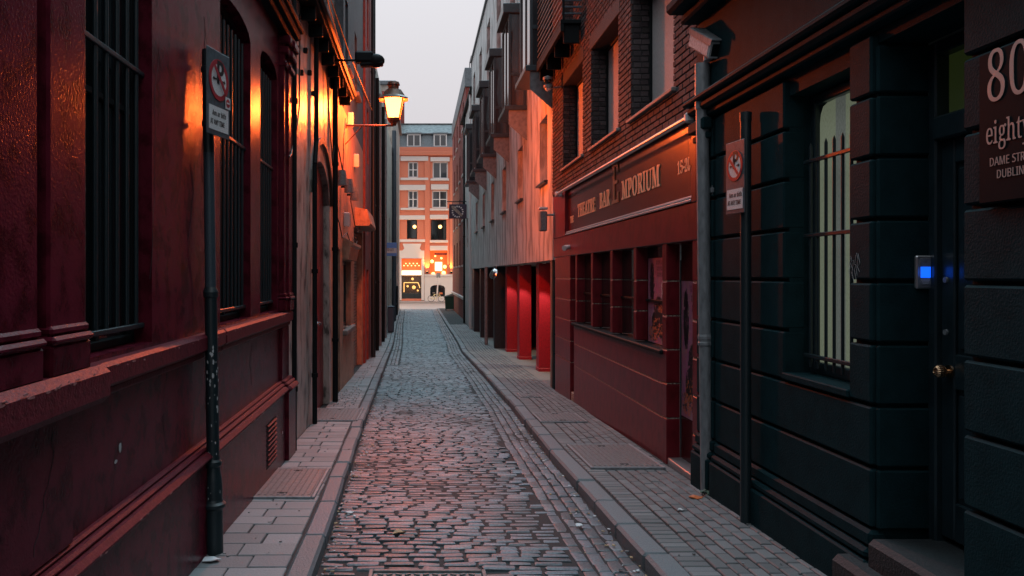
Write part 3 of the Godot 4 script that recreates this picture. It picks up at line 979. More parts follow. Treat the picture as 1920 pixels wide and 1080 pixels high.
	for q in [[[Vector3(-1.53, 5.1, -10.3), Vector3(-1.53, 3.9, -10.25), Vector3(-1.52, 3.55, -9.95), Vector3(-1.5, 3.3, -9.5), Vector3(-1.45, 3.12, -9.1), Vector3(-1.44, 3.06, -8.9)], "black cable drooping from the stained wall to the red house"], [[Vector3(-1.53, 5.25, -13.2), Vector3(-1.5, 4.5, -13.35), Vector3(-1.48, 3.9, -13.6), Vector3(-1.5, 3.7, -13.9), Vector3(-1.46, 4.3, -14.2), Vector3(-1.5, 5.1, -14.4)], "loose black cable looping above the arched red door"], [[Vector3(-1.53, 3.0, -14.35), Vector3(-1.46, 2.7, -14.7), Vector3(-1.46, 2.45, -15.3), Vector3(-1.45, 2.6, -16.2), Vector3(-1.44, 2.3, -17.4), Vector3(-1.45, 2.55, -19.0)], "black cable sagging across the orange rendered wall"], [[Vector3(-1.66, 6.9, -11.2), Vector3(-1.56, 6.45, -13.5), Vector3(-1.54, 6.2, -16.5), Vector3(-1.5, 6.5, -20.0), Vector3(-1.48, 6.9, -24.0)], "slack black cable strung along the upper walls past the eave"], [[Vector3(-1.52, 4.9, -14.4), Vector3(-1.5, 4.2, -14.7), Vector3(-1.44, 3.7, -15.2), Vector3(-1.46, 4.4, -15.6), Vector3(-1.5, 4.95, -16.4)], "black cable loop hanging beside the lantern bracket"], [[Vector3(-1.52, 3.4, -17.9), Vector3(-1.47, 2.9, -18.4), Vector3(-1.47, 2.75, -19.2), Vector3(-1.47, 3.1, -20.6), Vector3(-1.44, 3.0, -23.5), Vector3(-1.47, 3.4, -26.0)], "black cable running over the canopy to the grey house"], [[Vector3(-1.5, 6.4, -12.4), Vector3(-1.3, 5.9, -15.0), Vector3(-1.05, 5.45, -18.0)], "taut black wire running from the rubble wall down the lane"]]:
		var cb := thing("cable", q[0][0], q[1], "cable")
		g = G.new()
		g.tube(q[0], 0.011, 6)
		part(cb, "wire", g, M.cable)
	for i in 6:
		g = G.new()
		var u := 9.6 + i * 0.4
		fbox(g, f, u, u + 0.07, 4.75 - 0.2 * (i % 3), 4.82 - 0.2 * (i % 3), 0.0, 0.06, 0.01)
		part(t, "cable_clip", g, M.black_metal)

func build_lane_side_a() -> void:
	# ---- orange rendered shop
	var t := thing("orange_render_house", Vector3(-1.56, gy(18), -18), "tall rendered house with orange hood over a dark shop window", "building")
	var f := fl(-1.56)
	var ops := [[15.0, 15.85, -1.4, 2.25], [16.6, 18.4, 0.6, 2.05], [19.2, 22.2, -1.4, 2.9]]
	var g := G.new()
	panel(g, f, 14.25, 22.5, -1.4, 5.2, ops, 0.2)
	part(t, "wall", g, M.render_orange)
	g = G.new()
	var up := [[17.0, 17.7, 6.2, 7.7], [19.5, 20.2, 6.2, 7.7], [17.0, 17.7, 9.0, 10.5], [19.5, 20.2, 9.0, 10.5]]
	panel(g, f, 16.6, 22.5, 5.2, 12.5, up, 0.18)
	g.quad(f.p(16.6, 5.2), f.p(16.6, 12.5), f.p(16.6, 12.5, -4), f.p(16.6, 5.2, -4), Vector3(0, 0, 1))
	part(t, "upper_wall", g, M.render_dark)
	for o in up:
		window(t, f, o[0], o[1], o[2], o[3], -0.16, M.black_metal, M.glass_dark, 1, 2)
		g = G.new()
		fbox(g, f, o[0] - 0.1, o[1] + 0.1, o[2] - 0.1, o[2], -0.1, 0.12, 0.015)
		part(t, "sill", g, M.sill_stone)
	core(t, f, 14.3, 22.4, -1.4, 12.4, 0.24, 4.5, M.inner_plaster)
	g = G.new()
	fbox(g, f, 15.0, 15.85, -1.0, 2.25, -0.18, -0.14)
	part(t, "door", g, M.teal_metal)
	window(t, f, 16.6, 18.4, 0.6, 2.05, -0.16, M.teal_metal, M.glass_dark, 2, 1, 0.08)
	g = G.new()
	fbox(g, f, 16.45, 18.55, 0.5, 0.6, -0.15, 0.1, 0.015)
	part(t, "sill", g, M.sill_stone)
	g = G.new()
	g.prism(f.p(16.4, 2.06), Vector3(1, 0, 0), Vector3.UP, PackedVector2Array([Vector2(0, 0), Vector2(0.12, 0), Vector2(0.17, 0.26), Vector2(0.22, 0.30), Vector2(0.22, 0.36), Vector2(0, 0.46)]), 2.2)
	part(t, "hood", g, M.render_orange)
	g = G.new()
	fbox(g, f, 19.2, 22.2, -1.2, 2.9, -0.2, -0.17)
	var sh := part(t, "roller_shutter", g, M.black_metal)
	for i in 44:
		g = G.new()
		fbox(g, f, 19.22, 22.18, -0.9 + i * 0.086, -0.9 + i * 0.086 + 0.074, -0.17, -0.145, 0.012)
		part(sh, "slat", g, M.render_brown)
	g = G.new()
	g.prism(f.p(19.6, 2.95), Vector3(1, 0, 0), Vector3.UP, PackedVector2Array([Vector2(0, 0), Vector2(0.34, 0), Vector2(0.38, 0.06), Vector2(0.3, 0.4), Vector2(0, 0.46)]), 2.5)
	part(t, "canopy", g, M.render_orange)
	# ---- brick house
	t = thing("dark_brick_house", Vector3(-1.52, gy(24), -24), "tall narrow brick house with a black pipe down its corner", "building")
	f = fl(-1.50)
	ops = [[23.0, 23.9, -1.4, 1.9], [23.2, 23.9, 5.0, 6.6], [23.2, 23.9, 8.4, 10.0]]
	g = G.new()
	panel(g, f, 22.5, 25.4, -1.4, 13.5, ops, 0.15)
	g.quad(f.p(22.5, -1.4), f.p(22.5, 13.5), f.p(22.5, 13.5, -4), f.p(22.5, -1.4, -4), Vector3(0, 0, 1))
	g.quad(f.p(25.4, -1.4), f.p(25.4, 13.5), f.p(25.4, 13.5, -4), f.p(25.4, -1.4, -4), Vector3(0, 0, -1))
	part(t, "wall", g, M.far_brick_red)
	core(t, f, 22.55, 25.35, -1.4, 13.4, 0.18, 4, M.inner_plaster)
	for i in 3:
		window(t, f, ops[i][0], ops[i][1], ops[i][2], ops[i][3], -0.14, M.black_metal, M.glass_dark, 1, 2)
	pipe("corner_downpipe", [Vector3(-1.40, gy(24.6), -24.7), Vector3(-1.40, 13.4, -24.7)], 0.07, M.teal_metal, "tall black downpipe on the narrow brick house", [0.4, 2.4, 5.0, 8.0])
	# ---- grey house
	t = thing("grey_lane_house", Vector3(-1.55, gy(30), -30), "dark grey lane house with doors and pipe runs below a railing", "building")
	f = fl(-1.55)
	ops = [[26.0, 27.2, -1.5, 1.6], [28.4, 29.6, -0.1, 1.8], [30.8, 32.0, -1.5, 1.7], [33.4, 34.8, 0.0, 1.8], [26.4, 27.4, 4.0, 5.6], [29.2, 30.2, 4.0, 5.6], [32.4, 33.4, 4.0, 5.6], [29.2, 30.2, 7.0, 8.4]]
	g = G.new()
	panel(g, f, 25.4, 36.0, -1.5, 9.4, ops, 0.15)
	g.quad(f.p(25.4, 9.4), f.p(36, 9.4), f.p(36, 9.4, -4), f.p(25.4, 9.4, -4), Vector3.UP)
	part(t, "wall", g, M.cream_render)
	core(t, f, 25.5, 35.9, -1.5, 9.35, 0.17, 4, M.inner_plaster)
	for o in ops:
		if o[2] < -1.0:
			g = G.new()
			fbox(g, f, o[0], o[1], o[2], o[3], -0.14, -0.09, 0.01)
			part(t, "door", g, M.teal_metal)
		else:
			window(t, f, o[0], o[1], o[2], o[3], -0.14, M.black_metal, M.glass_dark, 1, 2)
	g = G.new()
	for u in [26.0, 27.5, 29.0]:
		g.cyl(f.p(u, 9.4, -0.2), f.p(u, 10.3, -0.2), 0.025, 0.025, 6)
	g.cyl(f.p(25.9, 10.3, -0.2), f.p(29.1, 10.3, -0.2), 0.025, 0.025, 6)
	part(t, "railing", g, M.black_metal)
	for u in [30.5, 31.4]:
		g = G.new()
		g.cyl(f.p(u, 9.4, -0.4), f.p(u, 11.9, -0.4), 0.02, 0.012, 6)
		for k in 5:
			g.cyl(f.p(u - 0.25 + 0.02 * k, 11.7 - k * 0.16, -0.4), f.p(u + 0.25 - 0.02 * k, 11.7 - k * 0.16, -0.4), 0.008, 0.008, 4)
		part(t, "aerial", g, M.black_metal)
	for q in [[26.0, 0.05], [27.9, 0.07], [30.3, 0.05], [32.7, 0.07], [35.2, 0.05]]:
		pipe("wall_pipe", [Vector3(-1.45, gy(q[0]), -q[0]), Vector3(-1.45, 8.6, -q[0])], q[1], M.black_metal if q[1] > 0.06 else M.zinc, "upright pipe on the dark grey lane house " + {26.0: "beside the tall corner downpipe", 27.9: "beyond its first teal door", 30.3: "between its two teal doors", 32.7: "beyond its second teal door", 35.2: "at the cream house joint"}[q[0]], [1.5, 4.0])
	# ---- cream house
	t = thing("cream_lane_house", Vector3(-1.6, gy(43), -43), "plain cream lane house with small dark windows behind the blue sign", "building")
	f = fl(-1.66)
	ops = [[37.5, 38.8, -1.5, 1.4], [40.5, 41.7, 0.0, 1.5], [44, 45.2, -1.5, 1.4], [47, 48.2, 0, 1.5], [37.5, 38.6, 3.4, 5.0], [41, 42.1, 3.4, 5.0], [45, 46.1, 3.4, 5.0], [37.5, 38.6, 6.6, 8.0], [41, 42.1, 6.6, 8.0]]
	g = G.new()
	panel(g, f, 36.0, 50.0, -1.5, 9.6, ops, 0.15)
	g.quad(f.p(36, -1.5), f.p(36, 9.6), f.p(36, 9.6, -4), f.p(36, -1.5, -4), Vector3(0, 0, 1))
	g.quad(f.p(36, 9.6), f.p(50, 9.6), f.p(50, 9.6, -4), f.p(36, 9.6, -4), Vector3.UP)
	part(t, "wall", g, M.cream_render)
	core(t, f, 36.1, 49.9, -1.5, 9.5, 0.17, 4, M.inner_plaster)
	for o in ops:
		if o[2] < -1.0:
			g = G.new()
			fbox(g, f, o[0], o[1], o[2], o[3], -0.14, -0.09, 0.01)
			part(t, "door", g, M.black_metal)
		else:
			window(t, f, o[0], o[1], o[2], o[3], -0.14, M.white_frame, M.glass_dark, 1, 2)
	# ---- gable house with a chimney
	t = thing("gable_house", Vector3(-1.75, gy(58), -58), "tall pale gable house with dark coping and brick chimney", "building")
	f = fl(-1.62)
	g = G.new()
	ops = [[53, 54.2, 2.5, 4.2], [57, 58.2, 2.5, 4.2], [61, 62.2, 2.5, 4.2], [53, 54.2, 6.0, 7.7], [57, 58.2, 6.0, 7.7], [54, 56, -1.5, 1.5]]
	panel(g, f, 50.0, 68.0, -1.5, 13.6, ops, 0.15)
	g.quad(f.p(50, -1.5), f.p(50, 13.6), f.p(50, 13.6, -5), f.p(50, -1.5, -5), Vector3(0, 0, 1))
	part(t, "wall", g, M.cream_render)
	core(t, f, 50.1, 67.9, -1.5, 13.5, 0.17, 5, M.inner_plaster)
	for i in 5:
		window(t, f, ops[i][0], ops[i][1], ops[i][2], ops[i][3], -0.14, M.white_frame, M.glass_dark, 1, 2)
	g = G.new()
	fbox(g, f, 49.8, 68.2, 13.6, 13.85, -5, 0.2, 0.03)
	part(t, "coping", g, M.lead)
	g = G.new()
	fbox(g, f, 49.9, 50.9, 12.0, 13.2, -0.75, 0.05, 0.0)
	part(t, "chimney", g, M.far_brick_red)
	pipe("big_downpipe", [Vector3(sx(739, 49.6), gy(49.6), -49.6), Vector3(sx(739, 49.6), sy(245, 49.6), -49.6)], 0.13, M.grey_post, "fat grey blue downpipe at the corner of the gable house", [2.0, 4.0, 6.0, 8.0])

# ================================================================== buildings on the side of the pub
func build_green_house() -> void:
	var t := thing("green_house", Vector3(2.72, gy(5.5), -5.5), "very dark green rusticated house front with barred window and door", "building")
	var f := fr(2.72)
	var g := G.new()
	# backing wall behind the courses, with the openings
	var ops := [[3.93, 4.74, -0.6, 3.12], [4.97, 5.87, 1.03, 3.06]]
	panel(g, f, -5.0, 7.74, -0.6, 3.2, ops, 0.3)
	part(t, "wall", g, M.green_paint)
	core(t, f, -4.9, 7.7, -0.6, 6.9, 0.42, 5.0, M.inner_plaster)
	# rusticated courses: blocks proud of the wall with joints between them
	var edges := [-0.02]
	var y := 0.24
	while y < 3.3:
		edges.append(y)
		y += 0.3675
	for i in edges.size() - 1:
		var v0: float = edges[i] + 0.011
		var v1: float = minf(edges[i + 1] - 0.011, 3.19)
		if i == 0:
			continue
		var runs := [[-5.0, 3.93], [4.74, 4.97], [5.87, 7.22], [7.3, 7.70]]
		if v1 < 1.03:
			runs = [[-5.0, 3.93], [4.74, 7.22], [7.3, 7.70]]
		for r in runs:
			g = G.new()
			fbox(g, f, r[0] - 0.004, r[1] + 0.004, v0, v1, -0.29 if r[1] - r[0] < 0.3 else -0.12, 0.045, 0.012)
			part(t, "course_block", g, M.green_paint)
	# the far cheek of the doorway, in the same courses
	for i in range(1, edges.size() - 1):
		g = G.new()
		fbox(g, f, 4.735, 4.70, edges[i] + 0.011, minf(edges[i + 1] - 0.011, 3.1), -0.30, 0.02, 0.010)
		part(t, "reveal_block", g, M.green_paint)
	# plinth
	g = G.new()
	for s in [[-5.0, 3.9], [4.72, 7.23], [7.29, 7.72]]:
		fbox(g, f, s[0], s[1], -0.7, 0.06, -0.05, 0.10, 0.012)
		fbox(g, f, s[0], s[1], 0.062, 0.13, -0.05, 0.085, 0.022)
		fbox(g, f, s[0], s[1], 0.132, 0.235, -0.05, 0.06, 0.02)
	part(t, "plinth", g, M.green_paint)
	# window with sill, bars and lit blind
	g = G.new()
	fbox(g, f, 4.97, 5.87, 0.985, 1.035, -0.25, 0.06, 0.008)
	part(t, "sill", g, M.green_paint)
	g = G.new()
	fbox(g, f, 4.97, 5.10, 1.035, 3.05, -0.22, -0.15, 0.008)
	fbox(g, f, 5.80, 5.87, 1.035, 3.05, -0.22, -0.15, 0.008)
	fbox(g, f, 5.10, 5.80, 1.035, 1.12, -0.22, -0.15, 0.008)
	fbox(g, f, 5.10, 5.80, 2.98, 3.05, -0.22, -0.15, 0.008)
	var w := part(t, "window", g, M.green_door)
	for i in 6:
		g = G.new()
		var um := 5.10 + 0.70 * (i + 0.5) / 6.0
		var pts := PackedVector2Array([Vector2(-0.064, 1.12), Vector2(0.064, 1.12), Vector2(0.064, 2.98), Vector2(-0.064, 2.98)])
		if i == 5:
			pts = PackedVector2Array([Vector2(-0.064, 1.12), Vector2(0.058, 1.12), Vector2(0.058, 2.84), Vector2(0.048, 2.91), Vector2(0.02, 2.96), Vector2(-0.03, 2.98), Vector2(-0.064, 2.98)])
		var ut := Basis(Vector3.UP, [0.10, -0.16, 0.05, 0.2, -0.1, 0.12][i]) * f.u
		g.prism(f.p(um, 0, -0.2), ut, Vector3.UP, pts, 0.004)
		part(w, "blind_slat", g, M.lit_blind if i in [2, 4, 5] else M.lit_blind_grey)
	# a hanging at one side of the blind
	g = G.new()
	fbox(g, f, 5.10, 5.27, 1.62, 2.05, -0.198, -0.192)
	fbox(g, f, 5.10, 5.2, 1.45, 1.62, -0.198, -0.192)
	part(w, "notice", g, M.plastic_grey)
	bars(w, f, 5.02, 5.78, 1.09, 2.66, -0.085, 0.105, [1.17, 2.03, 2.56], M.teal_metal, 0.011, 0.03)
	# door recess
	g = G.new()
	fbox(g, f, 3.93, 4.02, 0.2, 3.1, -0.38, -0.27, 0.01)
	fbox(g, f, 4.63, 4.70, 0.2, 3.1, -0.38, -0.27, 0.01)
	fbox(g, f, 4.02, 4.63, 2.52, 2.66, -0.38, -0.25, 0.012)
	fbox(g, f, 4.02, 4.63, 3.02, 3.1, -0.38, -0.27, 0.01)
	part(t, "door_frame", g, M.green_door)
	g = G.new()
	fbox(g, f, 4.02, 4.63, 2.66, 3.02, -0.36, -0.35)
	part(t, "fanlight", g, M.lit_glass_green)
	g = G.new()
	fbox(g, f, 4.02, 4.63, 0.24, 2.52, -0.37, -0.33)
	var door := part(t, "door", g, M.green_door)
	g = G.new()
	for s in [[4.02, 4.13], [4.52, 4.63], [4.29, 4.36]]:
		fbox(g, f, s[0], s[1], 0.24, 2.52, -0.33, -0.305, 0.008)
	for s in [[0.24, 0.46], [1.10, 1.30], [2.38, 2.52]]:
		fbox(g, f, 4.13, 4.29, s[0], s[1], -0.33, -0.306, 0.008)
		fbox(g, f, 4.36, 4.52, s[0], s[1], -0.33, -0.306, 0.008)
	part(door, "stile_and_rail", g, M.green_door)
	for s in [[4.15, 4.27], [4.38, 4.50]]:
		for r in [[0.49, 1.07], [1.33, 2.35]]:
			g = G.new()
			fbox(g, f, s[0], s[1], r[0], r[1], -0.33, -0.318, 0.01)
			part(door, "door_panel", g, M.green_door)
	# fluted knob on the lock side
	g = G.new()
	var kc := f.p(4.55, 1.20, -0.245)
	var kb := Basis(Vector3(0, 0, 1), PI / 2)
	g.lathe(f.p(4.55, 1.20, -0.302), [Vector2(0.0, 0.012), Vector2(0.036, 0.010), Vector2(0.038, 0.0)], 20, kb)
	g.cyl(f.p(4.55, 1.20, -0.302), kc, 0.012, 0.014, 10)
	for i in 16:
		var a := TAU * i / 16
		var pr := [kc + Vector3(0.028, 0, 0)]
		for k in 7:
			var b := PI * (k + 0.5) / 7
			pr.append(kc + Vector3(0.030 * cos(b), 0.032 * sin(b) * cos(a), 0.032 * sin(b) * sin(a)))
		g.tube(pr, 0.0065, 6)
	g.ball(kc, Vector3(0.030, 0.032, 0.032), 12)
	part(door, "knob", g, M.brass)
	for q in [[4.585, 1.42], [4.585, 1.72]]:
		g = G.new()
		g.cyl(f.p(q[0], q[1], -0.306), f.p(q[0], q[1], -0.294), 0.018, 0.016, 14)
		part(door, "lock", g, M.zinc)
	# entablature over the ground floor
	g = G.new()
	fbox(g, f, -5.0, 7.66, 3.205, 3.26, -0.1, 0.09, 0.012)
	fbox(g, f, -5.0, 7.68, 3.262, 3.34, -0.1, 0.15, 0.025)
	fbox(g, f, -5.0, 7.70, 3.342, 3.40, -0.1, 0.19, 0.018)
	part(t, "cornice", g, M.green_paint)
	g = G.new()
	fbox(g, f, -5.0, 7.72, 3.402, 4.15, -0.1, 0.04, 0.01)
	part(t, "fascia", g, M.green_paint)
	g = G.new()
	fbox(g, f, -5.0, 7.72, 4.152, 4.24, -0.1, 0.20, 0.02)
	fbox(g, f, -5.0, 7.72, 4.242, 4.36, -0.1, 0.34, 0.03)
	part(t, "upper_cornice", g, M.green_paint)
	g = G.new()
	fbox(g, f, -5.0, 7.72, 4.362, 7.2, -0.1, 0.0)
	part(t, "upper_wall", g, M.render_dark)
	g = G.new()
	fbox(g, f, 7.30, 7.66, 3.0, 3.06, 0.04, 0.10, 0.01)
	fbox(g, f, 7.28, 7.68, 3.08, 3.19, 0.04, 0.14, 0.015)
	part(t, "capital", g, M.green_paint)
	# scratched tag on the pier by the door
	g = G.new()
	var r2 := RandomNumberGenerator.new()
	r2.seed = 5
	for i in 7:
		var p := Vector2(4.80 + 0.02 * i, 1.80 + r2.randf_range(-0.02, 0.02))
		var line := []
		for k in 5:
			line.append(f.p(4.98 - (p.x - 4.80) + r2.randf_range(-0.014, 0.014), p.y + 0.06 - k * 0.03 + r2.randf_range(-0.02, 0.02), 0.0465))
		g.tube(line, 0.0012, 4)
	part(t, "scratched_tag", g, M.flake)
	# stone steps
	var st := thing("stone_steps", Vector3(2.8, gy(4.4), -4.4), "two worn stone steps below the dark green door", "steps")
	g = G.new()
	g.box(Vector3(2.93, -0.05, -4.33), Vector3(0.62, 0.52, 0.72), 0.03)
	part(st, "step", g, M.step_stone)
	g = G.new()
	g.box(Vector3(2.70, -0.20, -4.45), Vector3(0.36, 0.50, 0.92), 0.035)
	part(st, "step", g, M.step_stone)

func brick_run(u0: float, u1: float, v: float, ops: Array) -> Array:
	var free := [[u0, u1]]
	for o in ops:
		if v + 0.06 < o[2] or v > o[3]:
			continue
		var nxt := []
		for r in free:
			if o[1] <= r[0] or o[0] >= r[1]:
				nxt.append(r)
				continue
			if o[0] > r[0]: nxt.append([r[0], o[0]])
			if o[1] < r[1]: nxt.append([o[1], r[1]])
		free = nxt
	return free

func build_pub() -> void:
	var t := thing("brick_pub", Vector3(2.72, gy(12), -12), "dark brick pub with red painted shopfront and three upper windows", "building")
	var f := fr(2.72)
	var ops := [[8.5, 10.2, 3.73, 5.28], [10.85, 12.55, 3.73, 5.28], [13.2, 15.0, 3.73, 5.28], [9.2, 10.2, 6.3, 8.0], [11.6, 12.6, 6.3, 8.0], [14.0, 15.0, 6.2, 8.2]]
	var g := G.new()
	panel(g, f, 7.75, 16.2, 3.3, 9.6, ops, 0.29)
	g.quad(f.p(7.75, 3.3), f.p(7.75, 9.6), f.p(7.75, 9.6, -5), f.p(7.75, 3.3, -5), Vector3(0, 0, 1))
	g.quad(f.p(7.75, 9.6), f.p(16.2, 9.6), f.p(16.2, 9.6, -5), f.p(7.75, 9.6, -5), Vector3.UP)
	part(t, "mortar_wall", g, M.mortar)
	core(t, f, 7.8, 16.15, 2.2, 9.5, 0.30, 5.0, M.inner_plaster)
	# bricks
	var cache := {}
	var queue := []
	var course := 0
	var v := 3.36
	while v < 9.5:
		for r in brick_run(7.76, 16.19, v, ops):
			var u: float = r[0] - (0.1125 if course % 2 == 1 else 0.0)
			while u < r[1] - 0.02:
				var a := maxf(u, r[0])
				var b := minf(u + 0.215, r[1])
				if b - a > 0.03:
					queue.append([(a + b) * 0.5, v + 0.0325, b - a])
				u += 0.225
		v += 0.0735
		course += 1
	queue.sort_custom(func(a, b): return a[0] + (100.0 if a[1] > 5.2 else 0.0) < b[0] + (100.0 if b[1] > 5.2 else 0.0))
	var rest := G.new()
	var single := 0
	for q in queue:
		var len := snappedf(q[2], 0.01)
		var kind := rng.randi_range(0, 5)
		var key := [len, kind]
		if not cache.has(key):
			var s := G.new()
			var tone := 0.055 + 0.05 * fmod(kind * 0.618, 1.0)
			s.col = Color(tone * 1.2, tone * 0.82, tone * 0.84) if kind < 4 else Color(tone * 0.9, tone * 0.9, tone * 0.98)
			s.box(Vector3.ZERO, Vector3(0.05, 0.061, maxf(len - 0.002, 0.02)), 0.005)
			cache[key] = [s, s.mesh()]
		var xf := Transform3D(Basis(Vector3(0, 0, 1), rng.randf_range(-0.01, 0.01)), Vector3(2.72 + 0.009 + rng.randf_range(-0.003, 0.003), q[1], -q[0]))
		if single < 300:
			put(t, "brick", cache[key][1], M.brick, xf.translated(-t.position))
			single += 1
		else:
			rest.add(cache[key][0], xf)
	# header bricks up the far cheek of each opening
	for o in ops:
		v = 3.36
		var k := 0
		while v < 9.4:
			if v + 0.01 > o[2] and v + 0.05 < o[3]:
				for i in 2:
					var s := G.new()
					var tone := rng.randf_range(0.05, 0.10)
					s.col = Color(tone * 1.05, tone * 0.86, tone * 0.9)
					s.box(Vector3(2.72 + 0.02 + 0.05 + i * 0.108 + (0.0 if k % 2 == 0 else -0.02), v + 0.0325, -o[1] - 0.012), Vector3(0.098, 0.061, 0.04), 0.005)
					rest.add(s, Transform3D())
			v += 0.0735
			k += 1
	part(t, "brickwork", rest, M.brick).set_meta("kind", "stuff")
	for o in ops:
		window(t, f, o[0], o[1], o[2], o[3], -0.27, M.black_metal, M.window_blind, 1, 1, 0.04)
		g = G.new()
		fbox(g, f, o[0] - 0.08, o[1] + 0.08, o[2] - 0.045, o[2], -0.2, 0.06, 0.008)
		part(t, "sill", g, M.sill_stone)
		g = G.new()
		fbox(g, f, o[0] - 0.1, o[1] + 0.1, o[3] + 0.002, o[3] + 0.22, -0.05, 0.022, 0.006)
		part(t, "lintel", g, M.mortar)
	# ---- shopfront
	var piers := [[8.74, 8.90], [9.95, 10.09], [11.18, 11.32], [12.44, 12.58], [13.69, 13.84]]
	g = G.new()
	fbox(g, f, 8.90, 14.02, -1.0, 0.155, -0.13, 0.0, 0.006)
	fbox(g, f, 8.90, 14.02, 0.170, 0.535, -0.13, 0.0, 0.006)
	fbox(g, f, 8.90, 14.02, 0.550, 0.865, -0.13, 0.0, 0.006)
	part(t, "stall_riser", g, M.pub_red)
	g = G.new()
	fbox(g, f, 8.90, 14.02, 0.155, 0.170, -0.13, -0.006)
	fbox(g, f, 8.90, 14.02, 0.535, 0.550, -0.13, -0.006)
	part(t, "joint_strip", g, M.pale_cream)  # pale strip: worn paint and light on the groove lips in one colour
	g = G.new()
	fbox(g, f, 8.86, 14.04, 0.867, 0.915, -0.14, 0.05, 0.012)
	part(t, "window_ledge", g, M.black_metal)
	var levels := [-1.0, 0.18, 0.56, 0.93, 1.30, 1.68, 2.09]
	for i in piers.size():
		var full := i == 0
		for k in 6:
			if not full and k < 3:
				continue
			g = G.new()
			fbox(g, f, piers[i][0], piers[i][1], maxf(levels[k], 0.916 if not full else -1.0) + 0.006, levels[k + 1] - 0.006, -0.14, 0.012, 0.01)
			part(t, "pier_block", g, M.pub_red)
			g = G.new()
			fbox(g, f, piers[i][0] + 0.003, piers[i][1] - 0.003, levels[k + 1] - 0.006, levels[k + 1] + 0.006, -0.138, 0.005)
			part(t, "pier_joint", g, M.pale_cream)  # pale joint with the lit groove lip put into its colour
	for s in [[7.76, 7.92], [14.3, 15.9]]:
		for k in 6:
			g = G.new()
			fbox(g, f, s[0], s[1], levels[k] + 0.006, levels[k + 1] - 0.006, -0.16, 0.012, 0.01)
			part(t, "pier_block", g, M.pub_red)
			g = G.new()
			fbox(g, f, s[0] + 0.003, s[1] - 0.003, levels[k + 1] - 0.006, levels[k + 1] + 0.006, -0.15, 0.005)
			part(t, "pier_joint", g, M.pale_cream)  # joint fill as on the piers above, lip light painted in
	for i in 4:
		g = G.new()
		fbox(g, f, piers[i][1], piers[i + 1][0], 0.916, 2.09, -0.135, -0.125)
		part(t, "shop_window", g, M.glass_dark)
		g = G.new()
		fbox(g, f, piers[i][1] + 0.01, piers[i + 1][0] - 0.01, 1.42, 1.45, -0.124, -0.10, 0.004)
		part(t, "glazing_bar", g, M.black_metal)
	g = G.new()
	fbox(g, f, 13.84, 14.02, 0.916, 2.09, -0.135, -0.125)
	part(t, "shop_window", g, M.glass_dark)
	# side door slot and its pale step
	g = G.new()
	fbox(g, f, 14.02, 14.3, -1.0, 2.09, -0.4, -0.3)
	part(t, "side_door", g, M.black_metal)
	g = G.new()
	fbox(g, f, 14.02, 14.3, gy(14.2) - 0.1, gy(14.2) + 0.16, -0.3, 0.0, 0.01)
	part(t, "side_step", g, M.pale_cream)
	# front door between the last piers
	g = G.new()
	fbox(g, f, 7.92, 8.74, -0.9, 2.09, -0.20, -0.15)
	var dr := part(t, "front_door", g, M.pub_board)
	g = G.new()
	fbox(g, f, 7.92, 8.74, gy(8.2) - 0.2, gy(8.2) + 0.04, -0.16, 0.0, 0.006)
	part(dr, "threshold", g, M.silver_trim)
	g = G.new()
	fbox(g, f, 7.98, 8.18, 1.72, 2.0, -0.149, -0.143)
	part(dr, "notice", g, M.teal_metal)
	# bands and name board
	g = G.new()
	fbox(g, f, 7.76, 16.0, 2.09, 2.46, -0.4, 0.02, 0.008)
	fbox(g, f, 7.76, 7.90, 2.462, 3.30, -0.4, 0.03, 0.008)
	fbox(g, f, 14.72, 16.0, 2.462, 3.30, -0.4, 0.03, 0.008)
	part(t, "fascia_band", g, M.pub_red)
	g = G.new()
	fbox(g, f, 7.90, 14.72, 2.462, 3.30, -0.4, -0.03)
	var board := part(t, "name_board", g, M.pub_board)
	g = G.new()
	fbox(g, f, 7.92, 14.7, 2.475, 2.50, -0.03, 0.035, 0.008)
	fbox(g, f, 7.92, 14.7, 2.515, 2.535, -0.03, 0.02, 0.006)
	part(board, "trim", g, M.silver_trim)
	g = G.new()
	g.cyl(f.p(7.74, 3.26, 0.12), f.p(15.0, 3.26, 0.12), 0.028, 0.028, 12)
	part(board, "awning_roller", g, M.silver_trim)
	g = G.new()
	fbox(g, f, 7.66, 7.74, 3.21, 3.31, 0.02, 0.16, 0.02)
	fbox(g, f, 15.0, 15.06, 3.21, 3.31, 0.02, 0.16, 0.02)
	part(board, "roller_end", g, M.plastic_white)
	g = G.new()
	fbox(g, f, 7.75, 15.9, 3.302, 3.345, -0.4, 0.06, 0.01)
	part(board, "capping", g, M.black_metal)
	letters(board, "THE", f, 14.5, 2.64, 0.12, M.gold_letter, -0.03, 0.9)
	letters(board, "THEATRE", f, 13.78, 2.66, 0.22, M.gold_letter, -0.02, 0.92)
	letters(board, "BAR", f, 12.12, 2.66, 0.24, M.gold_letter, -0.02, 0.92)
	letters(board, "E", f, 11.36, 2.55, 0.56, M.black_letter, -0.02, 0.8)
	letters(board, "MPORIUM", f, 10.80, 2.67, 0.25, M.gold_letter, -0.02, 0.95)
	letters(board, "15-20", f, 8.50, 2.76, 0.14, M.gold_letter, -0.03, 0.85)
	g = G.new()
	fbox(g, f, 7.93, 8.10, 2.86, 3.12, -0.028, -0.02)
	part(board, "notice", g, M.pub_red)
	# black balcony
	var bt := thing("iron_balcony", Vector3(2.5, 6.0, -14.6), "black iron balcony with slatted rail on the brick pub", "balcony")
	g = G.new()
	fbox(g, f, 13.3, 16.0, 5.93, 6.0, 0.0, 0.36, 0.008)
	fbox(g, f, 13.3, 16.0, 5.80, 5.93, 0.30, 0.36, 0.006)
	part(bt, "floor", g, M.black_metal)
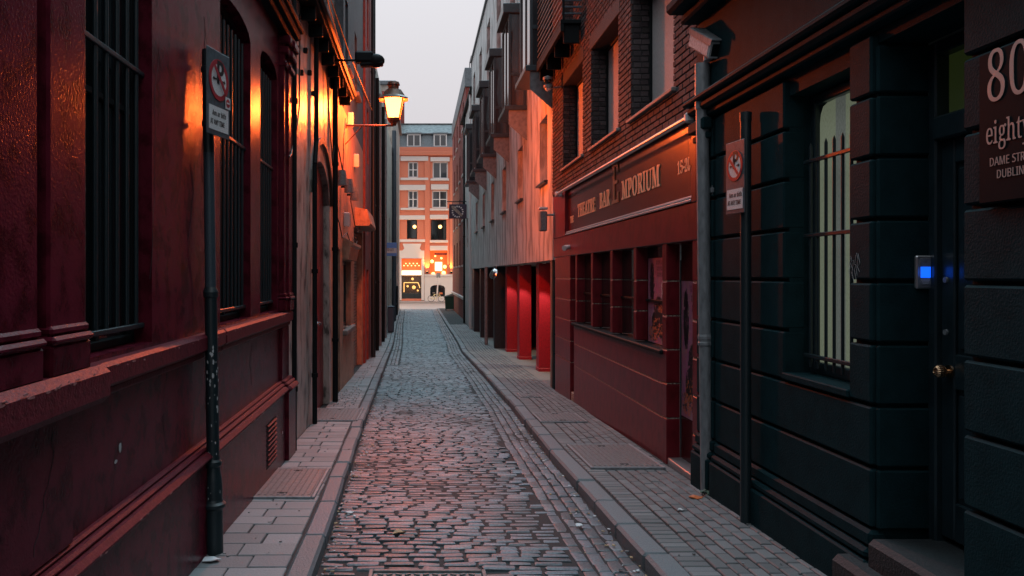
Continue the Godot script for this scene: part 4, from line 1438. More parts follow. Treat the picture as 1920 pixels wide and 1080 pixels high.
	for i in 4:
		g = G.new()
		fbox(g, f, 13.36 + i * 0.86, 13.41 + i * 0.86, 5.62, 5.93, 0.03, 0.30, 0.006)
		part(bt, "bracket", g, M.black_metal)
	for i in 11:
		g = G.new()
		fbox(g, f, 13.3, 16.0, 6.08 + i * 0.11, 6.11 + i * 0.11, 0.33, 0.345, 0.004)
		fbox(g, f, 13.3, 13.33, 6.08 + i * 0.11, 6.11 + i * 0.11, 0.0, 0.33, 0.004)
		part(bt, "rail_slat", g, M.grey_post)
	for u in [13.32, 14.6, 15.97]:
		g = G.new()
		fbox(g, f, u - 0.02, u + 0.02, 6.0, 7.3, 0.29, 0.33, 0.004)
		part(bt, "post", g, M.black_metal)
	# poster pasted in the near window and on the door
	poster("window_poster", f, 9.0, 9.9, 0.93, 1.95, -0.124, "pink illustrated poster inside the pub window beside its door", 3)
	poster("door_poster", f, 7.94, 8.72, 0.22, 1.68, -0.149, "tall pink illustrated poster pasted on the pub door", 8)

func letters(parent: Node3D, text: String, f: F, u: float, v: float, h: float, m: Material, off := 0.0, squeeze := 1.0, serif := true, weight := 700) -> MeshInstance3D:
	var tm := TextMesh.new()
	var sf := SystemFont.new()
	sf.font_names = PackedStringArray(["Droid Serif" if serif else "Droid Sans"])
	sf.font_weight = weight
	tm.font = sf
	tm.text = text
	tm.font_size = 64
	tm.pixel_size = h / 46.0
	tm.depth = 0.009
	tm.horizontal_alignment = HORIZONTAL_ALIGNMENT_LEFT
	tm.vertical_alignment = VERTICAL_ALIGNMENT_BOTTOM
	tm.curve_step = 3.0
	# reading direction: the wall's own left to right
	var right := Vector3.UP.cross(f.n)
	var at := Vector3.ZERO
	var k: Node = parent
	while k != self:
		at += k.position
		k = k.get_parent()
	var o := put(parent, "lettering", tm, m)
	o.transform = Transform3D(Basis(right * squeeze, Vector3.UP, f.n), f.p(u, v, off) - at)
	return o

func poster(called: String, f: F, u0: float, u1: float, v0: float, v1: float, n: float, label: String, sd: int) -> void:
	# an invented print: rose ground, dark upright figure shapes, orange blooms, rows of lettering
	var img := Image.create(128, 256, false, Image.FORMAT_RGB8)
	var r := RandomNumberGenerator.new()
	r.seed = sd
	img.fill(lin(0.34, 0.13, 0.20))
	for i in 900:
		var c := lin(0.36 + r.randf_range(-0.07, 0.08), 0.14 + r.randf_range(-0.05, 0.05), 0.21 + r.randf_range(-0.05, 0.04))
		img.fill_rect(Rect2i(r.randi_range(0, 127), r.randi_range(0, 255), r.randi_range(2, 7), r.randi_range(2, 16)), c)
	for s in [[22, 30, 12, 95], [95, 60, 15, 80], [60, 110, 26, 60], [40, 150, 18, 50], [78, 165, 24, 55]]:
		for i in 240:
			var a := r.randf() * TAU
			var q := sqrt(r.randf())
			img.fill_rect(Rect2i(int(s[0] + cos(a) * q * s[2]), int(s[1] + 40 + sin(a) * q * s[3] * 0.6), r.randi_range(2, 6), r.randi_range(3, 10)), lin(0.014, 0.016, 0.02))
	for s in [[60, 205, 40], [30, 225, 30], [95, 215, 26], [70, 150, 12]]:
		for i in 90:
			var a := r.randf() * TAU
			var q := sqrt(r.randf())
			img.fill_rect(Rect2i(int(s[0] + cos(a) * q * s[2]), int(s[1] + sin(a) * q * s[2] * 0.7), r.randi_range(2, 7), r.randi_range(2, 7)), lin(0.55, 0.14, 0.06) if i % 3 else lin(0.03, 0.03, 0.03))
	for i in 70:
		img.fill_rect(Rect2i(r.randi_range(74, 96), r.randi_range(70, 120), r.randi_range(2, 5), r.randi_range(2, 8)), lin(0.6, 0.5, 0.5))
	for row in 3:
		for k in 9:
			img.fill_rect(Rect2i(48 + k * 8 + row * 3, 8 + row * 18, 5, 12), lin(0.10, 0.03, 0.06))
			img.fill_rect(Rect2i(50 + k * 8 + row * 3, 11 + row * 18 + (k % 3) * 2, 2, 4), lin(0.34, 0.13, 0.2))
	var m := StandardMaterial3D.new()
	m.albedo_texture = ImageTexture.create_from_image(img)
	m.roughness = 0.35
	var t := thing(called, f.p((u0 + u1) * 0.5, v0, n), label, "poster")
	var sheet := QuadMesh.new()
	sheet.size = Vector2(u1 - u0, v1 - v0)
	var o := put(t, "sheet", sheet, m)
	var right := Vector3.UP.cross(f.n)
	o.transform = Transform3D(Basis(right, Vector3.UP, f.n), f.n * 0.003 + Vector3.UP * (v1 - v0) * 0.5)

func build_bay_house() -> void:
	var t := thing("bay_house", Vector3(2.72, gy(28), -28), "grey concrete building with projecting dark metal bay windows over a passage", "building")
	var f := fr(2.72)
	var ops := []
	var spots := [16.9, 20.9, 24.9, 28.9, 32.9, 36.9]
	for s in spots:
		ops.append([s, s + 1.1, 3.75, 5.15])
		ops.append([s + 1.6, s + 3.0, 9.2, 11.6])
	var g := G.new()
	panel(g, f, 16.22, 41.0, 2.05, 12.6, ops, 0.35)
	g.quad(f.p(16.22, 2.05), f.p(16.22, 12.6), f.p(16.22, 12.6, -6), f.p(16.22, 2.05, -6), Vector3(0, 0, 1))
	g.quad(f.p(41, -1.5), f.p(41, 12.6), f.p(41, 12.6, -6), f.p(41, -1.5, -6), Vector3(0, 0, -1))
	g.quad(f.p(16.22, 2.05), f.p(41, 2.05), f.p(41, 2.05, -6), f.p(16.22, 2.05, -6), Vector3.DOWN)
	part(t, "concrete_wall", g, M.concrete)
	core(t, f, 16.3, 40.9, 2.1, 12.5, 0.40, 6.0, M.inner_plaster)
	g = G.new()
	fbox(g, f, 16.1, 41.1, 12.6, 12.72, -6, 0.08, 0.02)
	part(t, "roof_edge", g, M.bay_metal)
	for i in ops.size():
		var o: Array = ops[i]
		window(t, f, o[0], o[1], o[2], o[3], -0.33, M.bay_metal, M.glass_dark, 1, 1, 0.06)
		g = G.new()
		if o[2] < 6.0:
			g.prism(f.p(o[0] - 0.05, o[2] - 0.06), Vector3(-1, 0, 0), Vector3.UP, PackedVector2Array([Vector2(-0.3, 0), Vector2(0.08, 0), Vector2(0.08, 0.04), Vector2(-0.3, 0.14)]), -1.0)
			fbox(g, f, o[0] - 0.05, o[1] + 0.05, o[2] - 0.05, o[2] - 0.002, -0.3, 0.08, 0.006)
			part(t, "sill", g, M.bay_metal)
	# bays
	for s in [16.25, 20.1, 24.1, 28.1, 32.1, 36.1]:
		g = G.new()
		fbox(g, f, s - 0.06, s + 1.66, 8.32, 8.56, 0.0, 0.60, 0.012)
		var bay := part(t, "bay_window", g, M.bay_metal)
		g = G.new()
		fbox(g, f, s - 0.05, s + 1.65, 5.88, 6.0, 0.0, 0.56, 0.01)
		part(bay, "bay_sill", g, M.bay_metal)
		g = G.new()
		g.prism(f.p(s, 5.88), Vector3(-1, 0, 0), Vector3.UP, PackedVector2Array([Vector2(0, -0.75), Vector2(0.02, -0.75), Vector2(0.46, -0.36), Vector2(0.46, 0), Vector2(0, 0)]), -1.6)
		part(bay, "corbel", g, M.bay_grey)
		g = G.new()
		for u in [s, s + 1.54]:
			fbox(g, f, u, u + 0.06, 6.0, 8.32, 0.40, 0.46, 0.006)
			fbox(g, f, u, u + 0.06, 6.0, 8.32, 0.0, 0.08, 0.006)
			fbox(g, f, u + 0.004, u + 0.056, 6.75, 6.83, 0.08, 0.40)
		fbox(g, f, s + 0.06, s + 1.54, 6.0, 6.1, 0.40, 0.455, 0.006)
		fbox(g, f, s + 0.06, s + 1.54, 8.22, 8.32, 0.40, 0.455, 0.006)
		fbox(g, f, s + 0.77, s + 0.83, 6.1, 8.22, 0.405, 0.452, 0.006)
		part(bay, "frame", g, M.bay_metal)
		g = G.new()
		fbox(g, f, s + 0.025, s + 0.035, 6.0, 8.32, 0.08, 0.40)
		part(bay, "side_pane", g, M.glass_grey)
		g = G.new()
		fbox(g, f, s + 1.565, s + 1.575, 6.0, 8.32, 0.08, 0.40)
		part(bay, "side_pane", g, M.glass_grey)
		for k in 2:
			g = G.new()
			fbox(g, f, s + 0.06 + k * 0.77, s + 0.77 + k * 0.77, 6.1, 8.22, 0.42, 0.43)
			part(bay, "pane", g, M.glass_grey)
	# leaning pale fins between the bays
	for s in [18.4, 22.4, 26.4, 30.4, 34.4]:
		g = G.new()
		g.prism(f.p(s, 0.0), Vector3(-1, 0, 0), Vector3.UP, PackedVector2Array([Vector2(0, 6.4), Vector2(0.12, 7.0), Vector2(0.20, 7.6), Vector2(0.12, 8.5), Vector2(0.34, 9.1), Vector2(0, 9.1)]), -0.9)
		part(t, "fin", g, M.pale_render)
	# passage: back wall, side walls, ceiling lamps
	g = G.new()
	fbox(g, f, 16.3, 40.9, -1.6, 2.05, -3.6, -3.8)
	fbox(g, f, 28.6, 40.9, -1.6, 2.045, -0.9, -1.1)
	fbox(g, f, 16.22, 16.4, -1.6, 2.045, -3.6, -0.02)
	part(t, "passage_wall", g, M.green_paint)
	for q in [[30.5, 31.6], [33.5, 34.8], [37.0, 38.4]]:
		g = G.new()
		fbox(g, f, q[0], q[1], -1.4, 0.95, -0.9, -0.86, 0.006)
		part(t, "passage_door", g, M.bay_metal)
	for q in [[29.0, 29.3], [35.5, 35.9], [39.6, 41.0]]:
		g = G.new()
		fbox(g, f, q[0], q[1], -1.6, 2.045, -0.9, -0.02, 0.01)
		part(t, "passage_pier", g, M.bay_metal)
	g = G.new()
	fbox(g, f, 16.4, 16.6, -1.4, 2.045, -0.15, -0.01, 0.01)
	part(t, "passage_jamb", g, M.render_brown)
	# red columns, each washed by a downlight
	for i in 3:
		var d: float = [20.0, 23.9, 27.3][i]
		var ct := thing("red_column", Vector3(3.16, gy(d), -d), ["bright red column of the passage beside the pub", "bright red column standing between two others in the passage", "bright red column beside the dark passage doors"][i], "column", "red columns of the passage")
		g = G.new()
		g.box(Vector3(3.19, gy(d) * 0.5 + 0.97, -d - 0.25), Vector3(0.36, 2.14 - gy(d), 0.5), 0.012)
		part(ct, "shaft", g, M.column_red)
		g = G.new()
		g.box(Vector3(3.19, gy(d) + 0.03, -d - 0.25), Vector3(0.38, 0.1, 0.52), 0.008)
		part(ct, "base", g, M.column_red)
		var lt := thing("downlight", Vector3(3.05, 2.04, -d + 0.45), "small recessed ceiling downlight in front of " + ["the column beside the pub", "the middle red column", "the column by the dark doors"][i], "lamp")
		g = G.new()
		g.cyl(Vector3(3.05, 2.035, -d + 0.45), Vector3(3.05, 2.049, -d + 0.45), 0.05, 0.05, 16)
		part(lt, "lamp_disc", g, M.downlight)
		g = G.new()
		g.lathe(Vector3(3.05, 2.03, -d + 0.45), [Vector2(0.052, 0.02), Vector2(0.052, 0.0), Vector2(0.07, 0.0), Vector2(0.07, 0.02)], 20)
		part(lt, "rim", g, M.zinc)
		var sp := SpotLight3D.new()
		sp.name = "downlight_beam"
		sp.light_color = Color(1.0, 0.93, 0.82)
		sp.light_energy = 1.8
		sp.light_size = 0.03
		sp.spot_range = 12.0
		sp.spot_attenuation = 2.0
		sp.spot_angle = 34.0
		sp.spot_angle_attenuation = 0.3
		sp.shadow_enabled = true
		lt.add_child(sp)
		sp.position = Vector3(0, -0.02, 0)
		sp.rotation_degrees = Vector3(-90, 0, 0)

func build_lane_side_b() -> void:
	var t := thing("white_lane_house", Vector3(2.78, gy(46), -46), "white rendered house with dark gutter beyond the concrete bay building", "building")
	var f := fr(2.80)
	var ops := [[42.5, 43.6, 3.3, 5.0], [45.5, 46.6, 3.3, 5.0], [48.3, 49.2, 3.3, 5.0], [42.5, 43.6, 7.0, 8.6], [45.5, 46.6, 7.0, 8.6], [43.5, 44.6, -1.6, 1.0]]
	var g := G.new()
	panel(g, f, 41.0, 50.5, -1.6, 11.2, ops, 0.2)
	g.quad(f.p(41, -1.6), f.p(41, 11.2), f.p(41, 11.2, -5), f.p(41, -1.6, -5), Vector3(0, 0, 1))
	part(t, "wall", g, M.pale_render)
	core(t, f, 41.05, 50.4, -1.6, 11.1, 0.22, 5, M.inner_plaster)
	for i in 5:
		window(t, f, ops[i][0], ops[i][1], ops[i][2], ops[i][3], -0.18, M.black_metal, M.glass_dark, 1, 2)
	g = G.new()
	fbox(g, f, 43.5, 44.6, -1.6, 1.0, -0.18, -0.14)
	part(t, "door", g, M.bay_metal)
	g = G.new()
	fbox(g, f, 40.9, 50.6, 11.2, 11.4, -5, 0.18, 0.03)
	part(t, "gutter", g, M.black_metal)
	pipe("pale_downpipe", [Vector3(2.70, gy(42.0), -42.0), Vector3(2.70, 11.2, -42.0)], 0.06, M.plastic_white, "pale downpipe on the white rendered house", [1.0, 4.0])
	pipe("black_downpipe", [Vector3(2.70, gy(48.0), -47.5), Vector3(2.70, 11.2, -47.5)], 0.06, M.black_metal, "black downpipe beside the hanging bar sign", [1.0, 4.0])
	# ---- red brick warehouse
	t = thing("red_brick_warehouse", Vector3(2.95, gy(60), -60), "tall dark red brick building with grey parapet near the lane end", "building")
	f = fr(2.96)
	ops = []
	for i in 4:
		for k in 4:
			ops.append([52.5 + i * 4.2, 53.9 + i * 4.2, 2.4 + k * 3.0, 4.2 + k * 3.0])
	g = G.new()
	panel(g, f, 50.5, 70.0, -1.6, 13.6, ops, 0.2)
	g.quad(f.p(50.5, -1.6), f.p(50.5, 13.6), f.p(50.5, 13.6, -6), f.p(50.5, -1.6, -6), Vector3(0, 0, 1))
	part(t, "wall", g, M.far_brick_red)
	core(t, f, 50.55, 69.9, -1.6, 13.5, 0.22, 6, M.inner_plaster)
	for o in ops:
		window(t, f, o[0], o[1], o[2], o[3], -0.18, M.white_frame, M.glass_dark, 1, 2)
		g = G.new()
		fbox(g, f, o[0] - 0.1, o[1] + 0.1, o[2] - 0.12, o[2], -0.1, 0.08)
		part(t, "sill", g, M.far_stone)
	g = G.new()
	fbox(g, f, 50.4, 70.1, 13.6, 14.8, -6, 0.06, 0.02)
	part(t, "parapet", g, M.lead)
	g = G.new()
	fbox(g, f, 50.4, 70.1, -1.6, 0.1, -0.1, 0.06, 0.0)
	part(t, "plinth", g, M.far_brick_red)
	g = G.new()
	fbox(g, f, 50.4, 70.1, 0.1, 0.3, -0.1, 0.1, 0.02)
	part(t, "plinth_band", g, M.far_stone)
	g = G.new()
	for u in [51.0, 52.6]:
		g.cyl(f.p(u, 14.8, -0.4), f.p(u, 15.7, -0.4), 0.03, 0.03, 6)
	g.cyl(f.p(51.0, 15.7, -0.4), f.p(52.6, 15.7, -0.4), 0.03, 0.03, 6)
	part(t, "roof_rail", g, M.black_metal)

# ================================================================== the house across the end
func build_end_house() -> void:
	var D := 86.0
	var t := thing("orange_brick_house", Vector3(0.8, gy(D), -D), "orange brick house with slate mansard facing down the lane", "building")
	var f := fz(D)
	var X := func(px): return sx(px, D)
	var Y := func(py): return sy(py, D)
	var wins := [[765, 784, 333, 303, 0], [811, 840, 335, 303, 1], [765, 784, 390, 357, 0], [810, 839, 390, 357, 1], [763, 782, 448, 412, 2], [808, 837, 450, 412, 3], [753, 790, 560, 485, 4], [806, 838, 518, 470, 5]]
	var ops := []
	for w in wins:
		ops.append([X.call(w[0]), X.call(w[1]), Y.call(w[2]), Y.call(w[3])])
	for k in 3:
		for j in 3:
			ops.append([-11.0 + k * 2.8, -9.8 + k * 2.8, 3.5 + j * 3.2, 5.4 + j * 3.2])
			ops.append([6.2 + k * 2.8, 7.4 + k * 2.8, 3.5 + j * 3.2, 5.4 + j * 3.2])
	var top: float = Y.call(278)
	var g := G.new()
	panel(g, f, -14.0, 16.0, -1.5, top, ops, 0.3)
	part(t, "brick_wall", g, M.far_brick)
	core(t, f, -13.9, 15.9, -1.5, top, 1.6, 6.0, M.inner_plaster)
	for i in wins.size():
		var o: Array = ops[i]
		if i < 4:
			window(t, f, o[0], o[1], o[2], o[3], -0.25, M.white_frame, M.glass_dark if i % 2 == 0 else M.glass_grey, 2, 2 if i != 1 else 1, 0.13)
		elif i < 6:
			window(t, f, o[0], o[1], o[2], o[3], -0.28, M.black_metal, M.glass_dark, 1, 1, 0.08)
	for i in range(wins.size(), ops.size()):
		window(t, f, ops[i][0], ops[i][1], ops[i][2], ops[i][3], -0.25, M.white_frame, M.glass_dark, 2, 2, 0.1)
	# pilaster strips of brick
	for p in [[741, 750], [796, 806], [843, 855]]:
		g = G.new()
		fbox(g, f, X.call(p[0]), X.call(p[1]), Y.call(512), Y.call(296), -0.05, 0.14, 0.01)
		part(t, "brick_pilaster", g, M.far_brick)
	# stone bands, lintels and sills
	for p in [[751, 803, 302, 293], [807, 843, 303, 295], [751, 803, 338, 333.5], [807, 842, 339, 335], [749, 798, 357, 347], [808, 841, 356, 346], [751, 796, 394, 390], [806, 841, 395, 391], [749, 797, 412, 404], [806, 840, 411, 403], [749, 797, 454, 449], [806, 840, 455, 450.5], [806, 839, 469.5, 461]]:
		g = G.new()
		fbox(g, f, X.call(p[0]), X.call(p[1]), Y.call(p[2]), Y.call(p[3]), -0.05, 0.22 if p[0] > 800 else 0.18, 0.02)
		part(t, "stone_band", g, M.far_stone)
	g = G.new()
	fbox(g, f, -14, 16, Y.call(292), Y.call(284), -0.1, 0.35, 0.04)
	fbox(g, f, -14, 16, Y.call(284) + 0.002, Y.call(276), -0.1, 0.2, 0.03)
	part(t, "cornice", g, M.far_brick)
	# sign panel over the entrance
	g = G.new()
	var q := PackedVector2Array([Vector2(X.call(752), Y.call(473)), Vector2(X.call(758), Y.call(466)), Vector2(X.call(755), Y.call(457)), Vector2(X.call(790), Y.call(457)), Vector2(X.call(787), Y.call(466)), Vector2(X.call(793), Y.call(473))])
	g.prism(f.p(0, 0, 0.2), Vector3.RIGHT, Vector3.UP, q, 0.2)
	part(t, "entrance_crest", g, M.far_stone)
	# stone surround of the entrance
	g = G.new()
	fbox(g, f, X.call(748), X.call(753), Y.call(563), Y.call(484.8), -0.2, 0.16, 0.02)
	fbox(g, f, X.call(790), X.call(795.5), Y.call(563), Y.call(484.8), -0.2, 0.16, 0.02)
	fbox(g, f, X.call(748), X.call(795.5), Y.call(484.6), Y.call(470), -0.2, 0.18, 0.02)
	part(t, "entrance_surround", g, M.far_stone)
	# stone base of the other bay, with an arched cellar light
	var fb := fz(D - 0.2)
	g = G.new()
	panel(g, fb, X.call(796), X.call(856), -1.5, Y.call(519), [[X.call(806.5), X.call(834.5), Y.call(556), Y.call(534), 0.35]], 0.18)
	part(t, "stone_base", g, M.far_stone)
	g = G.new()
	fbox(g, f, X.call(796), X.call(856), Y.call(518.8), Y.call(514), -0.0, 0.26, 0.02)
	part(t, "base_cap", g, M.far_stone)
	g = G.new()
	fbox(g, f, X.call(806.5), X.call(834.5), Y.call(556), Y.call(535), -0.02, 0.02)
	part(t, "cellar_light", g, M.glass_dark)
	# lit rooms behind the ground floor openings
	g = G.new()
	for o in [ops[6], ops[7], ops[4], ops[5]]:
		fbox(g, f, o[0] - 0.3, o[1] + 0.3, o[2] - 0.2, o[3] + 0.3, -1.55, -1.5)
	part(t, "room_wall", g, M.render_brown)
	g = G.new()
	var o6: Array = ops[6]
	var y0: float = Y.call(519)
	fbox(g, f, o6[0], o6[1], Y.call(516), Y.call(507), -0.2, -0.05, 0.03)
	part(t, "lit_transom", g, M.shop_glow)
	g = G.new()
	fbox(g, f, o6[0], o6[1], Y.call(506.8), o6[3], -0.28, -0.24)
	part(t, "lit_transom_screen", g, M.shop_amber)
	# row of lamps inside the transom
	for i in 9:
		g = G.new()
		g.ball(f.p(lerpf(o6[0] + 0.15, o6[1] - 0.15, (i + 0.5) / 9.0), Y.call(498 - 4 * (i % 2)), -0.2), Vector3.ONE * 0.07, 10)
		part(t, "transom_lamp", g, M.warm_lamp)
	g = G.new()
	fbox(g, f, o6[0], o6[1], Y.call(558), y0, -0.26, -0.24)
	part(t, "shop_glass", g, M.shop_window)
	g = G.new()
	fbox(g, f, o6[0], o6[1], Y.call(563), Y.call(550), -0.24, -0.1, 0.02)
	part(t, "stall_riser", g, M.teal_metal)
	for i in 4:
		g = G.new()
		g.ball(f.p(lerpf(o6[0], o6[1], [0.3, 0.55, 0.62, 0.82][i]), Y.call([537, 523, 539, 545][i]), -0.9), Vector3.ONE * [0.12, 0.14, 0.2, 0.1][i], 12)
		part(t, "shop_lamp", g, M.warm_lamp)
	g = G.new()
	g.tube([f.p(o6[0] + 0.25, Y.call(548), -0.6), f.p(o6[0] + 0.25, Y.call(530), -0.6), f.p(o6[1] - 0.35, Y.call(530), -0.6), f.p(o6[1] - 0.15, Y.call(540), -0.6)], 0.05, 6)
	part(t, "shop_arch_light", g, M.warm_lamp)
	var o7: Array = ops[7]
	g = G.new()
	fbox(g, f, o7[0], o7[1], o7[2], o7[3], -0.6, -0.55)
	part(t, "lit_back_wall", g, M.shop_amber)
	g = G.new()
	fbox(g, f, o7[0] + 0.55, o7[1] - 0.5, Y.call(508), Y.call(491), -0.5, -0.46, 0.02)
	part(t, "lit_screen", g, M.shop_glow)
	for i in 6:
		g = G.new()
		g.ball(f.p(lerpf(o7[0] + 0.1, o7[1] - 0.1, [0.08, 0.16, 0.3, 0.7, 0.86, 0.93][i]), Y.call([490, 514, 480, 484, 512, 500][i]), -0.4), Vector3.ONE * [0.2, 0.22, 0.1, 0.12, 0.24, 0.2][i], 10)
		part(t, "shop_lamp", g, M.warm_lamp)
	g = G.new()
	fbox(g, f, o7[0] + 0.5, o7[1], Y.call(478), Y.call(474), -0.4, -0.3)
	part(t, "valance", g, M.far_brick_red)
	for i in 2:
		var o: Array = ops[4 + i]
		g = G.new()
		g.ball(f.p(lerpf(o[0], o[1], 0.75 if i == 0 else 0.6), Y.call(425), -0.16), Vector3.ONE * 0.2, 12)
		part(t, "globe_lamp", g, M.warm_lamp)
	# two uplighters and their light
	for px in [801, 846]:
		var ul := thing("uplighter", f.p(X.call(px), Y.call(512), 0.35), "small black uplighter on the orange brick house " + ("between entrance and wide window" if px == 801 else "beside the green bin"), "lamp")
		g = G.new()
		g.cyl(f.p(X.call(px), Y.call(513), 0.35), f.p(X.call(px), Y.call(509), 0.35), 0.10, 0.13, 14)
		g.cyl(f.p(X.call(px), Y.call(512), 0.1), f.p(X.call(px), Y.call(512), 0.35), 0.03, 0.03, 6)
		part(ul, "housing", g, M.black_metal)
		g = G.new()
		g.cyl(f.p(X.call(px), Y.call(508.9), 0.35), f.p(X.call(px), Y.call(508.6), 0.35), 0.10, 0.10, 14)
		part(ul, "lamp_face", g, M.warm_lamp)
		var sp := SpotLight3D.new()
		sp.name = "uplight_beam"
		sp.light_color = Color(1.0, 0.62, 0.28)
		sp.light_energy = 18.0
		sp.light_size = 0.06
		sp.spot_range = 14.0
		sp.spot_attenuation = 2.0
		sp.spot_angle = 36.0
		sp.spot_angle_attenuation = 1.0
		sp.shadow_enabled = true
		ul.add_child(sp)
		sp.position = Vector3(0, 0.22, 0.02)
		sp.rotation_degrees = Vector3(84, 0, 0)
	# mansard with dormers
	g = G.new()
	var e0: float = Y.call(276)
	var e1: float = Y.call(249)
	var e2: float = Y.call(222)
	g.quad(f.p(-14, e0, -0.1), f.p(16, e0, -0.1), f.p(16, e1, -0.7), f.p(-14, e1, -0.7), Vector3(0, 0.35, 0.93))
	part(t, "mansard", g, M.lead)
	g = G.new()
	g.quad(f.p(-14, e1, -0.6), f.p(16, e1, -0.6), f.p(16, e2, -3.4), f.p(-14, e2, -3.4), Vector3(0, 0.85, 0.5).normalized())
	part(t, "roof", g, M.slate)
	g = G.new()
	fbox(g, f, -14, 16, e1 - 0.06, e1 + 0.08, -0.8, -0.45, 0.03)
	part(t, "roof_flashing", g, M.lead)
	g = G.new()
	fbox(g, f, -14, 16, e2 - 0.04, e2 + 0.1, -3.6, -3.3, 0.03)
	part(t, "ridge", g, M.slate)
	for p in [[763, 789], [813, 838]]:
		window(t, f, X.call(p[0]), X.call(p[1]), Y.call(275), Y.call(251), -0.2, M.white_frame, M.glass_grey, 2, 1, 0.12, "dormer_window")
		g = G.new()
		fbox(g, f, X.call(p[0]) - 0.12, X.call(p[1]) + 0.12, Y.call(251), Y.call(248), -1.0, 0.0, 0.02)
		fbox(g, f, X.call(p[0]), X.call(p[1]), Y.call(275), Y.call(251), -1.0, -0.21)
		part(t, "dormer", g, M.lead)
	g = G.new()
	fbox(g, f, X.call(742), X.call(748.5), Y.call(280), Y.call(232), -1.2, 0.12)
	part(t, "party_wall", g, M.far_stone)
	# ---- neighbour with a red chimney, seen over the gable house
	var nb := thing("chimney_house", f.p(-8, gy(D), 0), "neighbour house with a tall red brick chimney behind the street lantern", "building")
	g = G.new()
	fbox(g, f, -22, X.call(744), -1.4, Y.call(235), -7, -0.3)
	part(nb, "wall", g, M.far_brick_red)
	g = G.new()
	fbox(g, f, X.call(741), X.call(757), Y.call(240), Y.call(172), -4.2, -3.6, 0.03)
	part(nb, "chimney", g, M.far_brick_red)

# ================================================================== signs
func no_parking(t: Node3D, f: F, u: float, v0: float, dir: float, w: float, h: float, n: float, dim: bool) -> void:
	# plate centred at u (dir: +1 when the wall's right is +u)
	var g := G.new()
	fbox(g, f, u - w * 0.5, u + w * 0.5, v0, v0 + h, n, n + 0.008, 0.003)
	part(t, "plate", g, M.sign_grey)
	var c := f.p(u, v0 + h * 0.66, n + 0.0085)
	var bs := Basis(f.n.cross(Vector3.UP), f.n, Vector3.UP)
	var r := w * 0.40
	g = G.new()
	g.cyl(c, c + f.n * 0.002, r, r, 36)
	part(t, "disc", g, M.sign_white)
	g = G.new()
	g.lathe(c, [Vector2(r * 0.82, 0.0), Vector2(r * 0.82, 0.004), Vector2(r * 1.06, 0.004), Vector2(r * 1.06, 0.0)], 40, bs)
	part(t, "red_ring", g, M.sign_red)
	letters(t, "P", f, u - dir * r * 0.36, v0 + h * 0.66 - r * 0.62, r * 1.2, M.sign_black, n + 0.0125, 0.95, false).scale.z = 0.1
	var right := Vector3.UP.cross(f.n)
	g = G.new()
	var d1 := (right * 0.707 - Vector3.UP * 0.707)
	g.box(c + f.n * 0.0145, Vector3(0.003, r * 1.75, r * 0.2), 0.0, Basis(f.n, d1, f.n.cross(d1)))
	part(t, "red_bar", g, M.sign_red)
	for s in [-1.0, 1.0]:
		g = G.new()
		var a: Vector3 = c + right * s * r * 0.45 + f.n * 0.0045
		g.box(a, Vector3(0.002, r * 0.07, r * 0.34), 0.0)
		var tip: Vector3 = a + right * s * r * 0.24
		g.tri(tip, tip - right * s * r * 0.16 + Vector3.UP * r * 0.13, tip - right * s * r * 0.16 - Vector3.UP * r * 0.13, f.n, f.n, f.n)
		part(t, "arrow", g, M.sign_black)
	g = G.new()
	fbox(g, f, u - w * 0.42, u + w * 0.42, v0 + h * 0.06, v0 + h * 0.34, n + 0.008, n + 0.011)
	part(t, "time_panel", g, M.sign_white)
	letters(t, "Am ar bith", f, u - dir * w * 0.29, v0 + h * 0.205, h * 0.062, M.sign_black, n + 0.012, 0.78, false).scale.z = 0.1
	letters(t, "AT ANY TIME", f, u - dir * w * 0.37, v0 + h * 0.10, h * 0.062, M.sign_black, n + 0.012, 0.66, false).scale.z = 0.1
	if not dim:
		g = G.new()
		fbox(g, f, u + w * 0.27, u + w * 0.49, v0 + h * 0.36, v0 + h * 0.5, n + 0.0135, n + 0.015)
		part(t, "sticker", g, M.sign_white)
		g = G.new()
		var sc := f.p(u + w * 0.38, v0 + h * 0.43, n + 0.0155)
		g.cyl(sc, sc + f.n * 0.001, w * 0.09, w * 0.09, 16)
		part(t, "sticker_disc", g, M.sign_red)
		g = G.new()
		g.box(sc + f.n * 0.0018, Vector3(0.001, w * 0.03, w * 0.13))
		part(t, "sticker_bar", g, M.sign_white)

